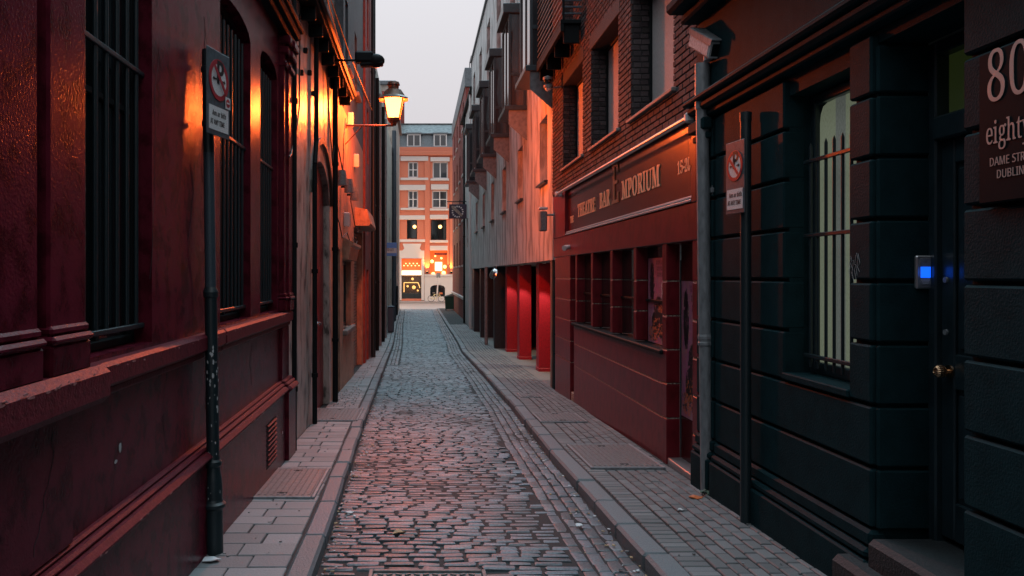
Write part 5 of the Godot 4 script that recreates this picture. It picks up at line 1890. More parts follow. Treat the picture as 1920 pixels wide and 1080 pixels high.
func build_signs() -> void:
	# left pole: slightly leaning post with a turned foot
	var b := Vector3(-1.43, gy(5.6), -5.6)
	var t := thing("sign_pole", b, "grey no parking sign on a chipped cast iron pole by the red house", "sign")
	var lean := Basis(Vector3(0, 0, 1), 0.014)
	var g := G.new()
	g.lathe(b, [Vector2(0.062, -0.02), Vector2(0.062, 0.30), Vector2(0.066, 0.31), Vector2(0.082, 0.325), Vector2(0.084, 0.345), Vector2(0.066, 0.36), Vector2(0.060, 0.375), Vector2(0.063, 0.44), Vector2(0.058, 0.52), Vector2(0.050, 0.57), Vector2(0.048, 0.60), Vector2(0.060, 0.615), Vector2(0.060, 0.64), Vector2(0.048, 0.655), Vector2(0.045, 0.68), Vector2(0.043, 1.78), Vector2(0.052, 1.795), Vector2(0.054, 1.825), Vector2(0.046, 1.845), Vector2(0.0395, 1.86)], 22, lean)
	part(t, "cast_foot", g, M.teal_metal)
	g = G.new()
	g.lathe(b, [Vector2(0.0385, 1.84), Vector2(0.0385, 2.80)], 20, lean)
	part(t, "post", g, M.grey_post)
	g = G.new()
	g.lathe(b, [Vector2(0.039, 2.80), Vector2(0.039, 3.49), Vector2(0.036, 3.52), Vector2(0.0, 3.525)], 20, lean)
	part(t, "post_top", g, M.teal_metal)
	for y in [2.98, 3.36]:
		g = G.new()
		g.lathe(b, [Vector2(0.04, y), Vector2(0.047, y + 0.005), Vector2(0.047, y + 0.035), Vector2(0.04, y + 0.04)], 16, lean)
		part(t, "clamp", g, M.teal_metal)
	for y in [2.98, 3.36]:
		g = G.new()
		g.box(b + Vector3(0.0, y + 0.02, 0.02), Vector3(0.12, 0.03, 0.05), 0.004)
		part(t, "bracket", g, M.teal_metal)
	# flakes of lost paint down the post
	g = G.new()
	var r := RandomNumberGenerator.new()
	r.seed = 21
	for i in 46:
		var y := r.randf_range(0.38, 1.45)
		var a := r.randf_range(-0.5, 1.5)
		var rad := 0.0447 if y > 0.69 else 0.0615
		if y > 0.5 and y < 0.69: continue
		var outw := Vector3(sin(a), 0, cos(a))
		var pts := PackedVector2Array()
		var s := r.randf_range(0.004, 0.016)
		for k in 6:
			var q := r.randf_range(0.5, 1.0) * s
			pts.append(Vector2(cos(-TAU * k / 6) * q * 0.7, sin(-TAU * k / 6) * q * 1.5))
		g.prism(b + lean * (outw * (rad + 0.0008) + Vector3.UP * y), outw.cross(Vector3.UP) * -1.0, Vector3.UP, pts, 0.0)
	part(t, "paint_flakes", g, M.flake)
	var turn := Basis(Vector3.UP, 0.19)
	var f := F.new(b + lean * Vector3(0.0, 0.0, 0.0), turn * Vector3(0, 0, -1), turn * Vector3(1, 0, 0))
	# the plate is turned a little towards the lane mouth
	var holder := Node3D.new()
	holder.name = "sign_plate"
	t.add_child(holder)
	holder.transform = Transform3D(Basis(Vector3.UP, -0.23), Vector3(0.056, 2.89, 0.135))
	plate_on(holder, 0.33, 0.58, false)
	# right pole
	b = Vector3(2.60, gy(6.36), -6.36)
	t = thing("sign_pole", b, "faded no parking sign on a black pole by the green house", "sign")
	g = G.new()
	g.cyl(b - Vector3(0, 0.05, 0), Vector3(b.x, 3.02, b.z), 0.042, 0.042, 20)
	part(t, "post", g, M.teal_metal)
	g = G.new()
	g.lathe(Vector3(b.x, 3.02, b.z), [Vector2(0.046, -0.05), Vector2(0.046, 0.02), Vector2(0.0, 0.03)], 20)
	part(t, "cap", g, M.teal_metal)
	holder = Node3D.new()
	holder.name = "sign_plate"
	t.add_child(holder)
	holder.transform = Transform3D(Basis(Vector3.UP, PI + 0.12), Vector3(-0.055, 2.24 - b.y, -0.06))
	plate_on(holder, 0.29, 0.58, true)
	# name panel of number eighty
	var fg := fr(2.72)
	t = thing("house_sign", fg.p(3.5, 2.1, 0.05), "black panel reading 80 eighty Dame Street in silver letters", "sign")
	g = G.new()
	fbox(g, fg, 3.0, 3.765, 2.08, 2.78, 0.047, 0.085, 0.006)
	part(t, "board", g, M.black_gloss)
	letters(t, "8", fg, 3.715, 2.46, 0.235, M.steel_letter, 0.088, 0.72, true, 400).scale.z = 0.2
	letters(t, "0", fg, 3.575, 2.46, 0.235, M.steel_letter, 0.088, 0.76, true, 400).scale.z = 0.2
	letters(t, "eighty", fg, 3.715, 2.315, 0.10, M.steel_letter, 0.088, 0.68, true, 400).scale.z = 0.2
	letters(t, "DAME STREET", fg, 3.69, 2.235, 0.038, M.steel_letter, 0.088, 0.9, false, 400).scale.z = 0.2
	letters(t, "DUBLIN 2", fg, 3.645, 2.175, 0.038, M.steel_letter, 0.088, 0.9, false, 400).scale.z = 0.2
	g = G.new()
	g.cyl(fg.p(3.46, 2.33, 0.086), fg.p(3.46, 2.33, 0.092), 0.012, 0.012, 12)
	part(t, "orange_dot", g, M.litter_orange)
	# hanging bar sign over the lane
	var d := 46.0
	t = thing("hanging_sign", Vector3(sx(857, d), sy(410, d), -d), "square navy hanging sign with pale ring on a bracket", "sign")
	var fh := fz(d)
	g = G.new()
	fbox(g, fh, sx(842, d), sx(875, d), sy(410, d), sy(383, d), -0.03, 0.03, 0.01)
	part(t, "board", g, M.navy)
	g = G.new()
	for i in 15:
		var a := TAU * i / 15
		g.box(fh.p(sx(858, d) + cos(a) * 0.30, sy(397, d) + sin(a) * 0.30, 0.034), Vector3(0.085, 0.07, 0.01), 0.003, Basis(Vector3(0, 0, 1), a))
	part(t, "ring", g, M.sign_white)
	g = G.new()
	g.prism(fh.p(sx(858, d), sy(397, d), 0.046), Vector3.RIGHT, Vector3.UP, PackedVector2Array([Vector2(-0.36, 0.34), Vector2(-0.22, 0.33), Vector2(0.1, 0.02), Vector2(0.3, -0.24), Vector2(0.22, -0.28), Vector2(-0.06, -0.06), Vector2(-0.34, 0.2)]), 0.012)
	part(t, "feather", g, M.pale_cream)
	g = G.new()
	g.cyl(Vector3(2.75, sy(378, d), -d), Vector3(sx(838, d), sy(378, d), -d), 0.025, 0.025, 8)
	g.cyl(Vector3(sx(848, d), sy(378, d), -d), Vector3(sx(848, d), sy(383, d), -d), 0.012, 0.012, 6)
	g.cyl(Vector3(sx(868, d), sy(378, d), -d), Vector3(sx(868, d), sy(383, d), -d), 0.012, 0.012, 6)
	part(t, "bracket", g, M.black_metal)
	# blue to-let board and the black box sign below it
	d = 40.0
	var fd := fz(d)
	t = thing("letting_board", Vector3(sx(733, d), sy(479, d), -d), "small blue and white letting board fixed to the cream house", "sign")
	g = G.new()
	fbox(g, fd, sx(723, d), sx(744, d), sy(480, d), sy(455, d), -0.03, 0.0, 0.005)
	part(t, "board", g, M.sign_blue)
	g = G.new()
	fbox(g, fd, sx(723.6, d), sx(743.4, d), sy(474.5, d), sy(465, d), 0.001, 0.005)
	part(t, "white_band", g, M.sign_white)
	letters(t, "TO LET", fd, sx(725, d), sy(472.5, d), 0.13, M.sign_black, 0.008, 0.62, false).scale.z = 0.1
	g = G.new()
	g.cyl(Vector3(-1.66, sy(470, d), -d - 0.02), Vector3(sx(725, d), sy(470, d), -d - 0.02), 0.02, 0.02, 6)
	part(t, "bracket", g, M.black_metal)
	d = 36.0
	fd = fz(d)
	t = thing("box_sign", Vector3(sx(713, d), sy(520, d), -d), "dark projecting box sign with faint lettering below the blue board", "sign")
	g = G.new()
	fbox(g, fd, sx(703, d), sx(725, d), sy(520, d), sy(489, d), -0.08, 0.0, 0.01)
	part(t, "box", g, M.render_dark)
	for q in [[497, 0.05, 704.5, 724], [515, 0.035, 709, 719]]:
		g = G.new()
		for i in 9:
			var xa := lerpf(sx(q[2], d), sx(q[3], d), i / 9.0)
			fbox(g, fd, xa, xa + (sx(q[3], d) - sx(q[2], d)) / 12.0, sy(q[0], d), sy(q[0], d) + q[1] * (1.0 if i % 3 else 1.5), 0.001, 0.004)
		part(t, "faint_lettering", g, M.flake)
	g = G.new()
	g.cyl(Vector3(-1.66, sy(505, d), -d - 0.04), Vector3(sx(704, d), sy(505, d), -d - 0.04), 0.02, 0.02, 6)
	part(t, "bracket", g, M.black_metal)

# the plate's meshes sit under one holder: a plate facing +x of the holder
func plate_on(h: Node3D, w: float, ht: float, dim: bool) -> void:
	var f := F.new(Vector3.ZERO, Vector3(0, 0, -1), Vector3(1, 0, 0))
	var keep := h.transform
	var up := h.get_parent() as Node3D
	h.transform = Transform3D()
	var at := up.position
	f.o = at
	no_parking(h, f, 0.0, 0.0, 1.0, w, ht, 0.0, dim)
	h.transform = keep

# ================================================================== lamps, cameras, boxes
func build_fixtures() -> void:
	var d := 17.0
	var lx := sx(738, d)
	var base := sy(231, d)
	var t := thing("street_lantern", Vector3(lx, base, -d), "lit orange street lantern on an arm from the rendered house", "lamp")
	var c := Vector3(lx, base, -d)
	var g := G.new()
	var sq := Basis(Vector3.UP, PI / 4)
	g.lathe(c, [Vector2(0.165, 0.10), Vector2(0.27, 0.49)], 4, sq)
	g.lathe(c, [Vector2(0.0, 0.10), Vector2(0.165, 0.101)], 4, sq)
	part(t, "lantern_glass", g, M.lamp_pane)
	g = G.new()
	for k in 4:
		var a := PI / 4 + PI / 2 * k
		var o := Vector3(cos(a), 0, sin(a))
		g.cyl(c + o * 0.172 + Vector3.UP * 0.09, c + o * 0.278 + Vector3.UP * 0.50, 0.014, 0.014, 6)
	g.lathe(c, [Vector2(0.0, -0.06), Vector2(0.07, -0.05), Vector2(0.09, 0.0), Vector2(0.17, 0.06), Vector2(0.185, 0.10), Vector2(0.17, 0.105)], 4, sq)
	part(t, "cage", g, M.lamp_copper)
	g = G.new()
	g.lathe(c, [Vector2(0.27, 0.488), Vector2(0.33, 0.49), Vector2(0.33, 0.52), Vector2(0.26, 0.57), Vector2(0.17, 0.70), Vector2(0.12, 0.73), Vector2(0.12, 0.80), Vector2(0.145, 0.81), Vector2(0.12, 0.87), Vector2(0.0, 0.90)], 8, Basis(Vector3.UP, PI / 8))
	part(t, "hood", g, M.lamp_copper)
	g = G.new()
	g.cyl(Vector3(-1.56, base - 0.05, -d), c + Vector3(0, -0.05, 0), 0.022, 0.022, 10)
	g.cyl(Vector3(-1.56, base - 0.45, -d), Vector3(-1.2, base - 0.06, -d), 0.012, 0.012, 8)
	g.cyl(Vector3(-1.565, base - 0.05, -d), Vector3(-1.53, base - 0.05, -d), 0.06, 0.06, 12)
	part(t, "arm", g, M.lamp_copper)
	var li := OmniLight3D.new()
	li.name = "lantern_light"
	li.light_color = Color(1.0, 0.38, 0.14)
	li.light_energy = 20.0
	li.light_size = 0.12
	li.omni_range = 60.0
	li.omni_attenuation = 2.0
	li.shadow_enabled = true
	t.add_child(li)
	li.position = Vector3(0, 0.30, 0)
	# unlit floodlight on a long arm
	d = 13.2
	t = thing("street_floodlight", Vector3(sx(695, d), sy(112, d), -d), "unlit black street light on a thin arm under the eave", "lamp")
	g = G.new()
	g.cyl(Vector3(-1.58, sy(113, d), -d), Vector3(sx(672, d), sy(113, d), -d), 0.018, 0.018, 8)
	part(t, "arm", g, M.black_metal)
	g = G.new()
	g.box(Vector3(sx(683, d), sy(108, d), -d), Vector3(0.30, 0.18, 0.2), 0.03)
	part(t, "gear_box", g, M.black_metal)
	g = G.new()
	g.ball(Vector3(sx(704, d), sy(114, d), -d), Vector3(0.155, 0.115, 0.12), 14)
	part(t, "head", g, M.black_metal)
	g = G.new()
	g.box(Vector3(sx(697, d), sy(121, d), -d), Vector3(0.38, 0.06, 0.18), 0.02, Basis(Vector3(0, 0, 1), 0.06))
	part(t, "visor", g, M.black_metal)
	# boxes and small lamps on the orange rendered wall: [px, py, d, half sizes, label]
	for q in [[655, 225, 17.6, 0.07, 0.16, "white junction box on the rendered wall beside the lantern arm"], [665, 302, 19.3, 0.09, 0.16, "pale meter box below the lantern arm"], [646, 412, 16.7, 0.07, 0.15, "grey junction box above the orange hood"], [646, 183, 17.0, 0.06, 0.07, "small grey camera box above the lantern arm"]]:
		t = thing("junction_box", Vector3(-1.5, sy(q[1] + q[4] * 60, q[2]), -q[2]), q[5], "box")
		g = G.new()
		g.box(Vector3(-1.50, sy(q[1], q[2]), -q[2]), Vector3(0.13, q[4] * 2, q[3] * 2), 0.015)
		part(t, "case", g, M.plastic_white)
		g = G.new()
		g.box(Vector3(-1.432, sy(q[1], q[2]), -q[2]), Vector3(0.008, q[4] * 1.7, q[3] * 1.6), 0.003)
		part(t, "lid", g, M.plastic_grey)
	for q in [[620, 335, 14.6, "grey cylindrical wall light above the arched door jamb"], [640, 350, 16.1, "larger grey wall light beside the loose cables"], [652, 365, 17.4, "dark wall light above the orange hood"]]:
		t = thing("wall_light", Vector3(-1.42, sy(q[1] + 12, q[2]), -q[2]), q[3], "lamp")
		g = G.new()
		var p := Vector3(-1.40, sy(q[1], q[2]), -q[2])
		g.lathe(p, [Vector2(0.0, 0.16), Vector2(0.07, 0.15), Vector2(0.085, 0.05), Vector2(0.10, -0.12), Vector2(0.0, -0.12)], 14)
		part(t, "shade", g, M.plastic_grey)
		g = G.new()
		g.cyl(Vector3(-1.57, p.y, p.z), p, 0.025, 0.025, 8)
		part(t, "bracket", g, M.black_metal)
	# alarm bell box, upper wall
	t = thing("alarm_box", Vector3(-1.5, sy(160, 14.3), -14.3), "round dark alarm bell with a pink cover under the eave", "box")
	g = G.new()
	g.cyl(Vector3(-1.56, sy(155, 14.2), -14.2), Vector3(-1.40, sy(155, 14.2), -14.2), 0.12, 0.10, 16)
	part(t, "bell", g, M.black_metal)
	g = G.new()
	g.box(Vector3(-1.48, sy(148, 14.8), -14.75), Vector3(0.12, 0.2, 0.2), 0.03)
	part(t, "cover", g, M.render_orange)
	# galvanised downpipe between pub and green house
	var b := Vector3(2.655, gy(7.35), -7.37)
	t = thing("zinc_downpipe", b, "silver zinc downpipe between the red pub and the green house", "pipe")
	g = G.new()
	g.lathe(b, [Vector2(0.055, 0.0), Vector2(0.055, 1.35), Vector2(0.064, 1.36), Vector2(0.064, 1.385), Vector2(0.060, 1.39), Vector2(0.060, 1.41), Vector2(0.064, 1.415), Vector2(0.064, 1.44), Vector2(0.058, 1.46), Vector2(0.057, 3.55)], 24, Basis(Vector3(0, 0, 1), 0.012))
	part(t, "tube", g, M.zinc)
	g = G.new()
	g.lathe(b + Vector3(-0.042, 3.53, 0), [Vector2(0.066, 0.0), Vector2(0.066, 0.42), Vector2(0.0, 0.43)], 24)
	part(t, "upper_tube", g, M.zinc)
	g = G.new()
	g.box(b + Vector3(0.045, 2.78, 0.05), Vector3(0.05, 0.1, 0.04), 0.008)
	g.box(b + Vector3(0.03, 2.78, 0.0), Vector3(0.03, 0.05, 0.15), 0.006)
	part(t, "clip", g, M.zinc)
	# surveillance camera on the pipe's bracket
	d = 7.3
	t = thing("cctv_camera", Vector3(2.68, 3.70, -d), "grey surveillance camera housing above the zinc downpipe", "camera")
	var turn := Basis(Vector3.UP, 0.10) * Basis(Vector3.RIGHT, 0.50)
	var cc := Vector3(2.66, 3.87, -d - 0.05)
	g = G.new()
	g.box(cc, Vector3(0.185, 0.16, 0.46), 0.018, turn)
	part(t, "housing", g, M.camera_grey)
	g = G.new()
	g.box(cc + turn * Vector3(0, 0.09, 0.02), Vector3(0.205, 0.018, 0.50), 0.006, turn)
	g.box(cc + turn * Vector3(-0.101, 0.065, 0.02), Vector3(0.006, 0.05, 0.50), 0.002, turn)
	part(t, "sun_shield", g, M.zinc)
	g = G.new()
	g.box(cc + turn * Vector3(0, -0.004, 0.232), Vector3(0.172, 0.145, 0.012), 0.004, turn)
	part(t, "front_rim", g, M.plastic_white)
	g = G.new()
	g.box(cc + turn * Vector3(0, -0.004, 0.239), Vector3(0.135, 0.11, 0.006), 0.002, turn)
	part(t, "lens_glass", g, M.glass_dark)
	g = G.new()
	g.cyl(cc + Vector3(0.0, -0.12, 0.02), Vector3(2.80, 3.74, -d + 0.02), 0.035, 0.03, 10)
	g.cyl(cc + Vector3(0.0, -0.06, 0.02), cc + Vector3(0.0, -0.16, 0.02), 0.045, 0.05, 12)
	g.box(Vector3(2.765, 3.74, -d + 0.03), Vector3(0.05, 0.20, 0.14), 0.012)
	part(t, "bracket", g, M.camera_grey)
	# flood lamp body on the concrete corner
	d = 15.9
	t = thing("bollard_lamp", Vector3(2.48, 2.6, -d), "unlit grey box lamp on a bracket at the concrete corner", "lamp")
	g = G.new()
	g.box(Vector3(sx(1018, d), sy(415, d), -d), Vector3(0.15, 0.40, 0.15), 0.02)
	part(t, "case", g, M.plastic_grey)
	g = G.new()
	g.box(Vector3(sx(1018, d), sy(391, d), -d), Vector3(0.17, 0.05, 0.17), 0.01)
	part(t, "cap", g, M.plastic_white)
	g = G.new()
	g.cyl(Vector3(sx(1018, d), sy(403, d), -d), Vector3(2.72, sy(403, d), -d), 0.02, 0.02, 8)
	g.box(Vector3(2.70, sy(403, d), -d), Vector3(0.03, 0.14, 0.1), 0.006)
	part(t, "bracket", g, M.zinc)
	# small white camera on the red band
	t = thing("bullet_camera", Vector3(2.62, 2.25, -14.3), "small white bullet camera on the red pub band", "camera")
	g = G.new()
	g.cyl(Vector3(2.70, 2.25, -14.3), Vector3(2.58, 2.22, -14.2), 0.035, 0.05, 12)
	part(t, "body", g, M.plastic_white)
	# twin dome cameras
	d = 15.2
	t = thing("dome_camera", Vector3(sx(1027, d), sy(165, d), -d), "pair of white and black dome cameras below the iron balcony", "camera")
	for i in 2:
		var p := Vector3(sx(1027 + i, d), sy(150 + i * 15, d), -d)
		g = G.new()
		g.ball(p, Vector3.ONE * (0.085 - i * 0.02), 14)
		part(t, "dome", g, M.glass_dark if i == 0 else M.plastic_white)
		g = G.new()
		g.lathe(p, [Vector2(0.09, 0.0), Vector2(0.09, 0.05), Vector2(0.0, 0.09)], 14)
		part(t, "cover", g, M.plastic_grey)
	g = G.new()
	g.cyl(Vector3(sx(1028, d), sy(165, d), -d), Vector3(2.72, sy(163, d), -d), 0.014, 0.014, 8)
	part(t, "arm", g, M.zinc)
	# entry phone with its lit blue screen, on the cheek of the doorway
	var fi := fz(4.70)
	t = thing("entry_phone", fi.p(2.957, 1.67, 0), "silver entry phone with a glowing blue screen by the green door", "intercom")
	g = G.new()
	fbox(g, fi, 2.908, 3.004, 1.668, 1.862, 0.0, 0.028, 0.008)
	part(t, "case", g, M.silver_trim)
	g = G.new()
	fbox(g, fi, 2.926, 2.990, 1.69, 1.845, 0.028, 0.031, 0.001)
	part(t, "face", g, M.plastic_grey)
	g = G.new()
	fbox(g, fi, 2.929, 2.987, 1.732, 1.796, 0.031, 0.034, 0.001)
	part(t, "screen", g, M.blue_screen)
	g = G.new()
	for j in 4:
		for i in 8 - j:
			fbox(g, fi, 2.932 + i * 0.0068 + j * 0.0034, 2.9365 + i * 0.0068 + j * 0.0034, 1.722 - j * 0.008, 1.7265 - j * 0.008, 0.031, 0.0325)
	part(t, "speaker_grille", g, M.plastic_white)
	var bl := OmniLight3D.new()
	bl.name = "screen_light"
	bl.light_color = Color(0.1, 0.4, 1.0)
	bl.light_energy = 0.0004
	bl.light_size = 0.03
	bl.omni_range = 3.0
	bl.omni_attenuation = 2.0
	bl.shadow_enabled = true
	t.add_child(bl)
	bl.position = Vector3(0.0, 0.095, 0.06)
	# round mirror at the passage
	d = 27.0
	t = thing("convex_mirror", Vector3(sx(925, d), sy(513, d), -d), "round convex mirror on a bracket under the passage", "mirror")
	g = G.new()
	var mb := Basis(Vector3(0, 0, 1), PI / 2 - 0.5) * Basis(Vector3.RIGHT, 0.6)
	g.lathe(Vector3(sx(925, d), sy(513, d), -d), [Vector2(0.0, 0.07), Vector2(0.08, 0.062), Vector2(0.14, 0.035), Vector2(0.18, 0.0), Vector2(0.19, -0.02), Vector2(0.0, -0.03)], 20, mb)
	part(t, "mirror_dish", g, M.chrome)
	g = G.new()
	g.cyl(Vector3(sx(925, d), sy(513, d), -d), Vector3(sx(932, d), 2.05, -d), 0.015, 0.015, 8)
	part(t, "bracket", g, M.zinc)
	pipe("passage_post", [Vector3(2.62, gy(31.0), -31.0), Vector3(2.62, 2.05, -31.0)], 0.07, M.zinc, "silver post at the dark end of the passage", [0.0])

# ================================================================== things in the lane
func build_street_things() -> void:
	# green wheeled bin
	var d := 66.5
	var x := 2.62
	var y := gy(d)
	var t := thing("wheeled_bin", Vector3(x, y, -d), "large green wheeled bin overfull with card at the lane end", "bin")
	var g := G.new()
	var side := PackedVector2Array([Vector2(-0.40, 0.10), Vector2(0.40, 0.10), Vector2(0.46, 1.12), Vector2(-0.46, 1.12)])
	g.prism(Vector3(x, y, -d + 0.35), Vector3.RIGHT, Vector3.UP, side, 0.7)
	part(t, "tub", g, M.wheelie_green)
	g = G.new()
	g.box(Vector3(x, y + 1.14, -d), Vector3(1.0, 0.06, 0.8), 0.02)
	part(t, "rim", g, M.wheelie_green)
	g = G.new()
	g.box(Vector3(x, y + 1.30, -d - 0.12), Vector3(0.96, 0.05, 0.74), 0.02, Basis(Vector3(0, 0, 1), 0.32))
	part(t, "lid", g, M.wheelie_green)
	g = G.new()
	g.box(Vector3(x - 0.1, y + 1.2, -d + 0.05), Vector3(0.8, 0.12, 0.6), 0.03, Basis(Vector3(0, 0, 1), 0.22))
	part(t, "card", g, M.pale_cream)
	for s in [[-0.36, -0.25], [0.36, -0.25], [-0.36, 0.25], [0.36, 0.25]]:
		g = G.new()
		g.cyl(Vector3(x + s[0] - 0.03, y + 0.08, -d + s[1]), Vector3(x + s[0] + 0.03, y + 0.08, -d + s[1]), 0.08, 0.08, 14)
		part(t, "wheel", g, M.rubber)
	# blue-grey bin and the black cabinet by the far doors
	d = 39.0
	x = -1.36
	y = gy(d)
	t = thing("street_bin", Vector3(x, y, -d), "slim grey blue litter bin against the cream house", "bin")
	g = G.new()
	g.box(Vector3(x, y + 0.62, -d), Vector3(0.32, 1.2, 0.4), 0.03)
	part(t, "body", g, M.bin_blue)
	g = G.new()
	g.box(Vector3(x, y + 1.25, -d), Vector3(0.36, 0.07, 0.44), 0.03)
	part(t, "top", g, M.bin_blue)
	d = 58.0
	x = sx(735, d)
	y = gy(d)
	t = thing("black_cabinet", Vector3(x, y, -d), "tall black steel cabinet standing on the far footway", "cabinet")
	g = G.new()
	g.box(Vector3(x, y + 1.05, -d), Vector3(0.86, 2.1, 0.5), 0.03)
	part(t, "body", g, M.black_metal)
	g = G.new()
	g.box(Vector3(x, y + 1.05, -d + 0.255), Vector3(0.78, 1.94, 0.02), 0.008)
	part(t, "door", g, M.black_metal)
	g = G.new()
	g.box(Vector3(x + 0.3, y + 0.8, -d + 0.275), Vector3(0.05, 0.16, 0.02), 0.006)
	part(t, "handle", g, M.plastic_white)
	# parking post by the bicycle
	d = 83.2
	var px := sx(822, d)
	y = gy(84.4) + 0.03
	t = thing("street_post", Vector3(px - 0.15, y, -d), "leaning pale post with a small plate behind the bicycle", "sign")
	g = G.new()
	g.cyl(Vector3(px - 0.2, y, -d), Vector3(px, y + 2.6, -d), 0.07, 0.07, 10)
	part(t, "post", g, M.far_stone)
	g = G.new()
	g.box(Vector3(px, y + 2.75, -d + 0.05), Vector3(0.42, 0.5, 0.03), 0.01)
	part(t, "plate", g, M.plastic_grey)
	# bicycle
	d = 82.9
	var bx := sx(818, d)
	y = gy(84.4) + 0.03
	t = thing("bicycle", Vector3(bx, y, -d), "pale yellow bicycle parked across the lane end", "bicycle")
	var wl := Vector3(bx - 0.53, y + 0.34, -d)
	var wr := Vector3(bx + 0.53, y + 0.34, -d)
	for c in [wl, wr]:
		g = G.new()
		for i in 24:
			var a := TAU * i / 24
			var b := TAU * (i + 1) / 24
			g.cyl(c + Vector3(cos(a), sin(a), 0) * 0.33, c + Vector3(cos(b), sin(b), 0) * 0.33, 0.024, 0.024, 6, false)
		var w := part(t, "wheel", g, M.rubber)
		g = G.new()
		for i in 12:
			var a := TAU * i / 12
			g.cyl(c, c + Vector3(cos(a), sin(a), 0) * 0.32, 0.004, 0.004, 4, false)
		g.cyl(c + Vector3(0, 0, -0.05), c + Vector3(0, 0, 0.05), 0.025, 0.025, 8)
		part(w, "spokes", g, M.chrome)
	var bb := Vector3(bx - 0.06, y + 0.30, -d)
	var seat := Vector3(bx - 0.24, y + 0.84, -d)
	var head := Vector3(bx + 0.34, y + 0.82, -d)
	g = G.new()
	for s in [[bb, seat], [bb, head + Vector3(0.02, -0.1, 0)], [seat + Vector3(0.02, -0.1, 0), head], [wl, bb], [wl, seat + Vector3(0.03, -0.1, 0)], [head, wr]]:
		g.cyl(s[0], s[1], 0.028, 0.028, 8)
	part(t, "frame", g, M.bike_paint)
	g = G.new()
	g.ball(seat + Vector3(-0.02, 0.09, 0), Vector3(0.14, 0.04, 0.07), 10)
	part(t, "saddle", g, M.pale_cream)
	g = G.new()
	g.tube([head, head + Vector3(0.0, 0.16, 0), head + Vector3(-0.04, 0.2, 0.25), head + Vector3(-0.16, 0.2, 0.28)], 0.016, 6)
	g.tube([head + Vector3(0.0, 0.16, 0), head + Vector3(-0.04, 0.2, -0.25), head + Vector3(-0.16, 0.2, -0.28)], 0.016, 6)
	part(t, "handlebar", g, M.chrome)
	g = G.new()
	g.box(head + Vector3(0.16, 0.06, 0), Vector3(0.3, 0.18, 0.26), 0.03)
	part(t, "basket", g, M.litter_orange)
	# litter
	for s in [[-1.40, 5.42, "crumpled white paper scrap at the foot of the sign pole", "litter_paper", 0.05], [2.47, 7.15, "orange paper scrap on the pavers by the zinc downpipe", "litter_orange", 0.045], [-0.16, 6.4, "dry yellow leaf lying on the setts", "dry_leaf", 0.05], [-0.60, 7.0, "pale crushed wrapper in the gutter by the slabs", "litter_paper", 0.03], [1.32, 6.6, "flattened white cup in the gutter by the pub", "litter_paper", 0.028], [2.2, 6.7, "white gum paper on the pavers", "litter_paper", 0.02]]:
		t = thing("litter", Vector3(s[0], gy(s[1]), -s[1]), s[2], "litter")
		g = G.new()
		var low := -0.095 if s[0] > -0.7 and s[0] < 1.5 else 0.004
		var r := RandomNumberGenerator.new()
		r.seed = int(s[1] * 100)
		var ring := []
		for i in 8:
			var a := TAU * i / 8
			var rad: float = s[4] * r.randf_range(0.6, 1.2)
			ring.append(Vector3(s[0] + cos(a) * rad * 1.4, gy(s[1]) + low + 0.006 + r.randf_range(0, 0.016), -s[1] + sin(a) * rad))
		var m := Vector3(s[0], gy(s[1]) + low + 0.016, -s[1])
		for i in 8:
			var a: Vector3 = ring[i]
			var b: Vector3 = ring[(i + 1) % 8]
			var nn := (a - m).cross(b - m).normalized()
			if nn.y < 0: nn = -nn
			g.tri(m, a, b, nn, nn, nn)
			var dn := Vector3(0, -0.006, 0)
			g.quad(a, b, b + dn, a + dn, ((a + b) * 0.5 - m).normalized())
			g.tri(m + dn, a + dn, b + dn, -nn, -nn, -nn)
		part(t, "scrap", g, M[s[3]])
	# grit, leaf scraps and crumbs of paper washed into the gutters
	var grit := Node3D.new()
	grit.name = "gutter_debris"
	add_child(grit)
	tag(grit, "grit and leaf scraps lying in both gutters", "debris", "", "stuff")
	var r3 := RandomNumberGenerator.new()
	r3.seed = 77
	for k in 3:
		g = G.new()
		for i in 150:
			var dd := r3.randf_range(4.8, 16.0)
			var xx := along(KERB_A, dd) + absf(r3.randfn(0.0, 0.09)) + 0.01 if r3.randf() < 0.6 else along(KERB_B, dd) - absf(r3.randfn(0.0, 0.12)) - 0.01
			var sz := r3.randf_range(0.005, 0.022)
			g.box(Vector3(xx, gy(dd) - 0.094 + sz * 0.2, -dd), Vector3(sz * 1.5, sz * 0.4, sz), sz * 0.15, Basis(Vector3.UP, r3.randf() * TAU) * Basis(Vector3.RIGHT, r3.randf_range(-0.4, 0.4)))
		part(grit, "debris", g, [M.dry_leaf, M.plastic_grey, M.litter_paper][k])
	# chewing gum trodden flat into the paving
	var gum := Node3D.new()
	gum.name = "trodden_gum"
	add_child(gum)
	tag(gum, "flat grey spots of gum trodden into both footways", "gum", "", "stuff")
	g = G.new()
	for i in 110:
		var dd := r3.randf_range(4.8, 15.0)
		var xx := r3.randf_range(1.8, 2.6) if r3.randf() < 0.6 else r3.randf_range(-1.45, along(KERB_A, dd) - 0.05)
		var rr := r3.randf_range(0.006, 0.016)
		g.cyl(Vector3(xx, gy(dd) + 0.001, -dd), Vector3(xx, gy(dd) + 0.0065, -dd), rr, rr * 0.8, 8)
	part(gum, "gum_spots", g, M.plastic_grey)
	# weed at the foot of the downpipe
	t = thing("weed", Vector3(2.62, gy(7.25), -7.25), "small green weed at the foot of the zinc downpipe", "plant")
	var r2 := RandomNumberGenerator.new()
	r2.seed = 3
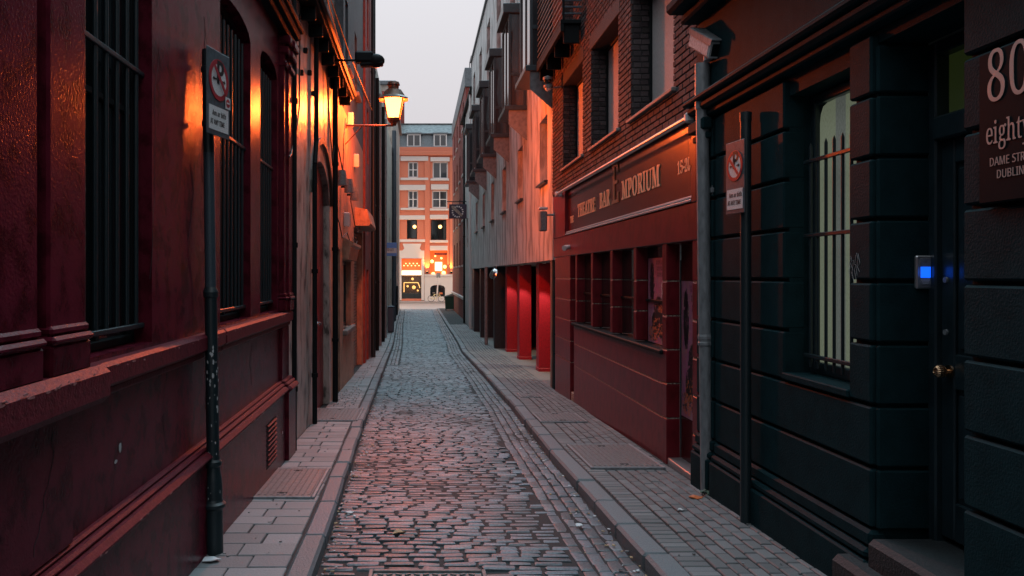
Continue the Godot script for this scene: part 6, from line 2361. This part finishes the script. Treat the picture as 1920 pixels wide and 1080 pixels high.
	for i in 16:
		g = G.new()
		var a := r2.randf() * TAU
		var p0 := Vector3(2.60 + r2.randf_range(-0.04, 0.06), gy(7.25), -7.26 + r2.randf_range(-0.04, 0.04))
		var out := Vector3(cos(a), 0, sin(a))
		var l := r2.randf_range(0.05, 0.11)
		var sd := out.cross(Vector3.UP) * 0.012
		var p1 := p0 + out * l * 0.5 + Vector3.UP * l * 0.6
		var p2 := p0 + out * l + Vector3.UP * l * 0.45
		var nn := (Vector3.UP + out * 0.3).normalized()
		g.tri(p0, p1 + sd, p1 - sd, nn, nn, nn)
		g.tri(p2, p1 + sd, p1 - sd, nn, nn, nn)
		part(t, "leaf", g, M.weed)
	# lamps of the cross street, standing round the corners of the lane end
	for s in [[-5.2, "tall street lamp around the corner by the gable house"], [8.6, "tall street lamp around the corner by the red brick warehouse"]]:
		var lp := thing("cross_street_lamp", Vector3(s[0], gy(74.0), -74.0), s[1], "lamp")
		g = G.new()
		g.lathe(Vector3(s[0], gy(74.0) - 0.1, -74.0), [Vector2(0.14, 0.0), Vector2(0.13, 0.9), Vector2(0.07, 1.0), Vector2(0.05, 6.6)], 14)
		part(lp, "post", g, M.teal_metal)
		g = G.new()
		g.cyl(Vector3(s[0], gy(74.0) + 6.4, -74.0), Vector3(s[0], gy(74.0) + 6.7, -75.2), 0.04, 0.03, 8)
		g.box(Vector3(s[0], gy(74.0) + 6.72, -75.5), Vector3(0.26, 0.12, 0.6), 0.04)
		part(lp, "arm", g, M.teal_metal)
		g = G.new()
		g.box(Vector3(s[0], gy(74.0) + 6.64, -75.5), Vector3(0.2, 0.04, 0.4), 0.015)
		part(lp, "lamp_glass", g, M.warm_lamp)
		var sl := OmniLight3D.new()
		sl.name = "street_light"
		sl.light_color = Color(1.0, 0.80, 0.62)
		sl.light_energy = 42.0
		sl.light_size = 0.1
		sl.omni_range = 60.0
		sl.omni_attenuation = 2.0
		sl.shadow_enabled = true
		lp.add_child(sl)
		sl.position = Vector3(0, 6.58, -1.5)
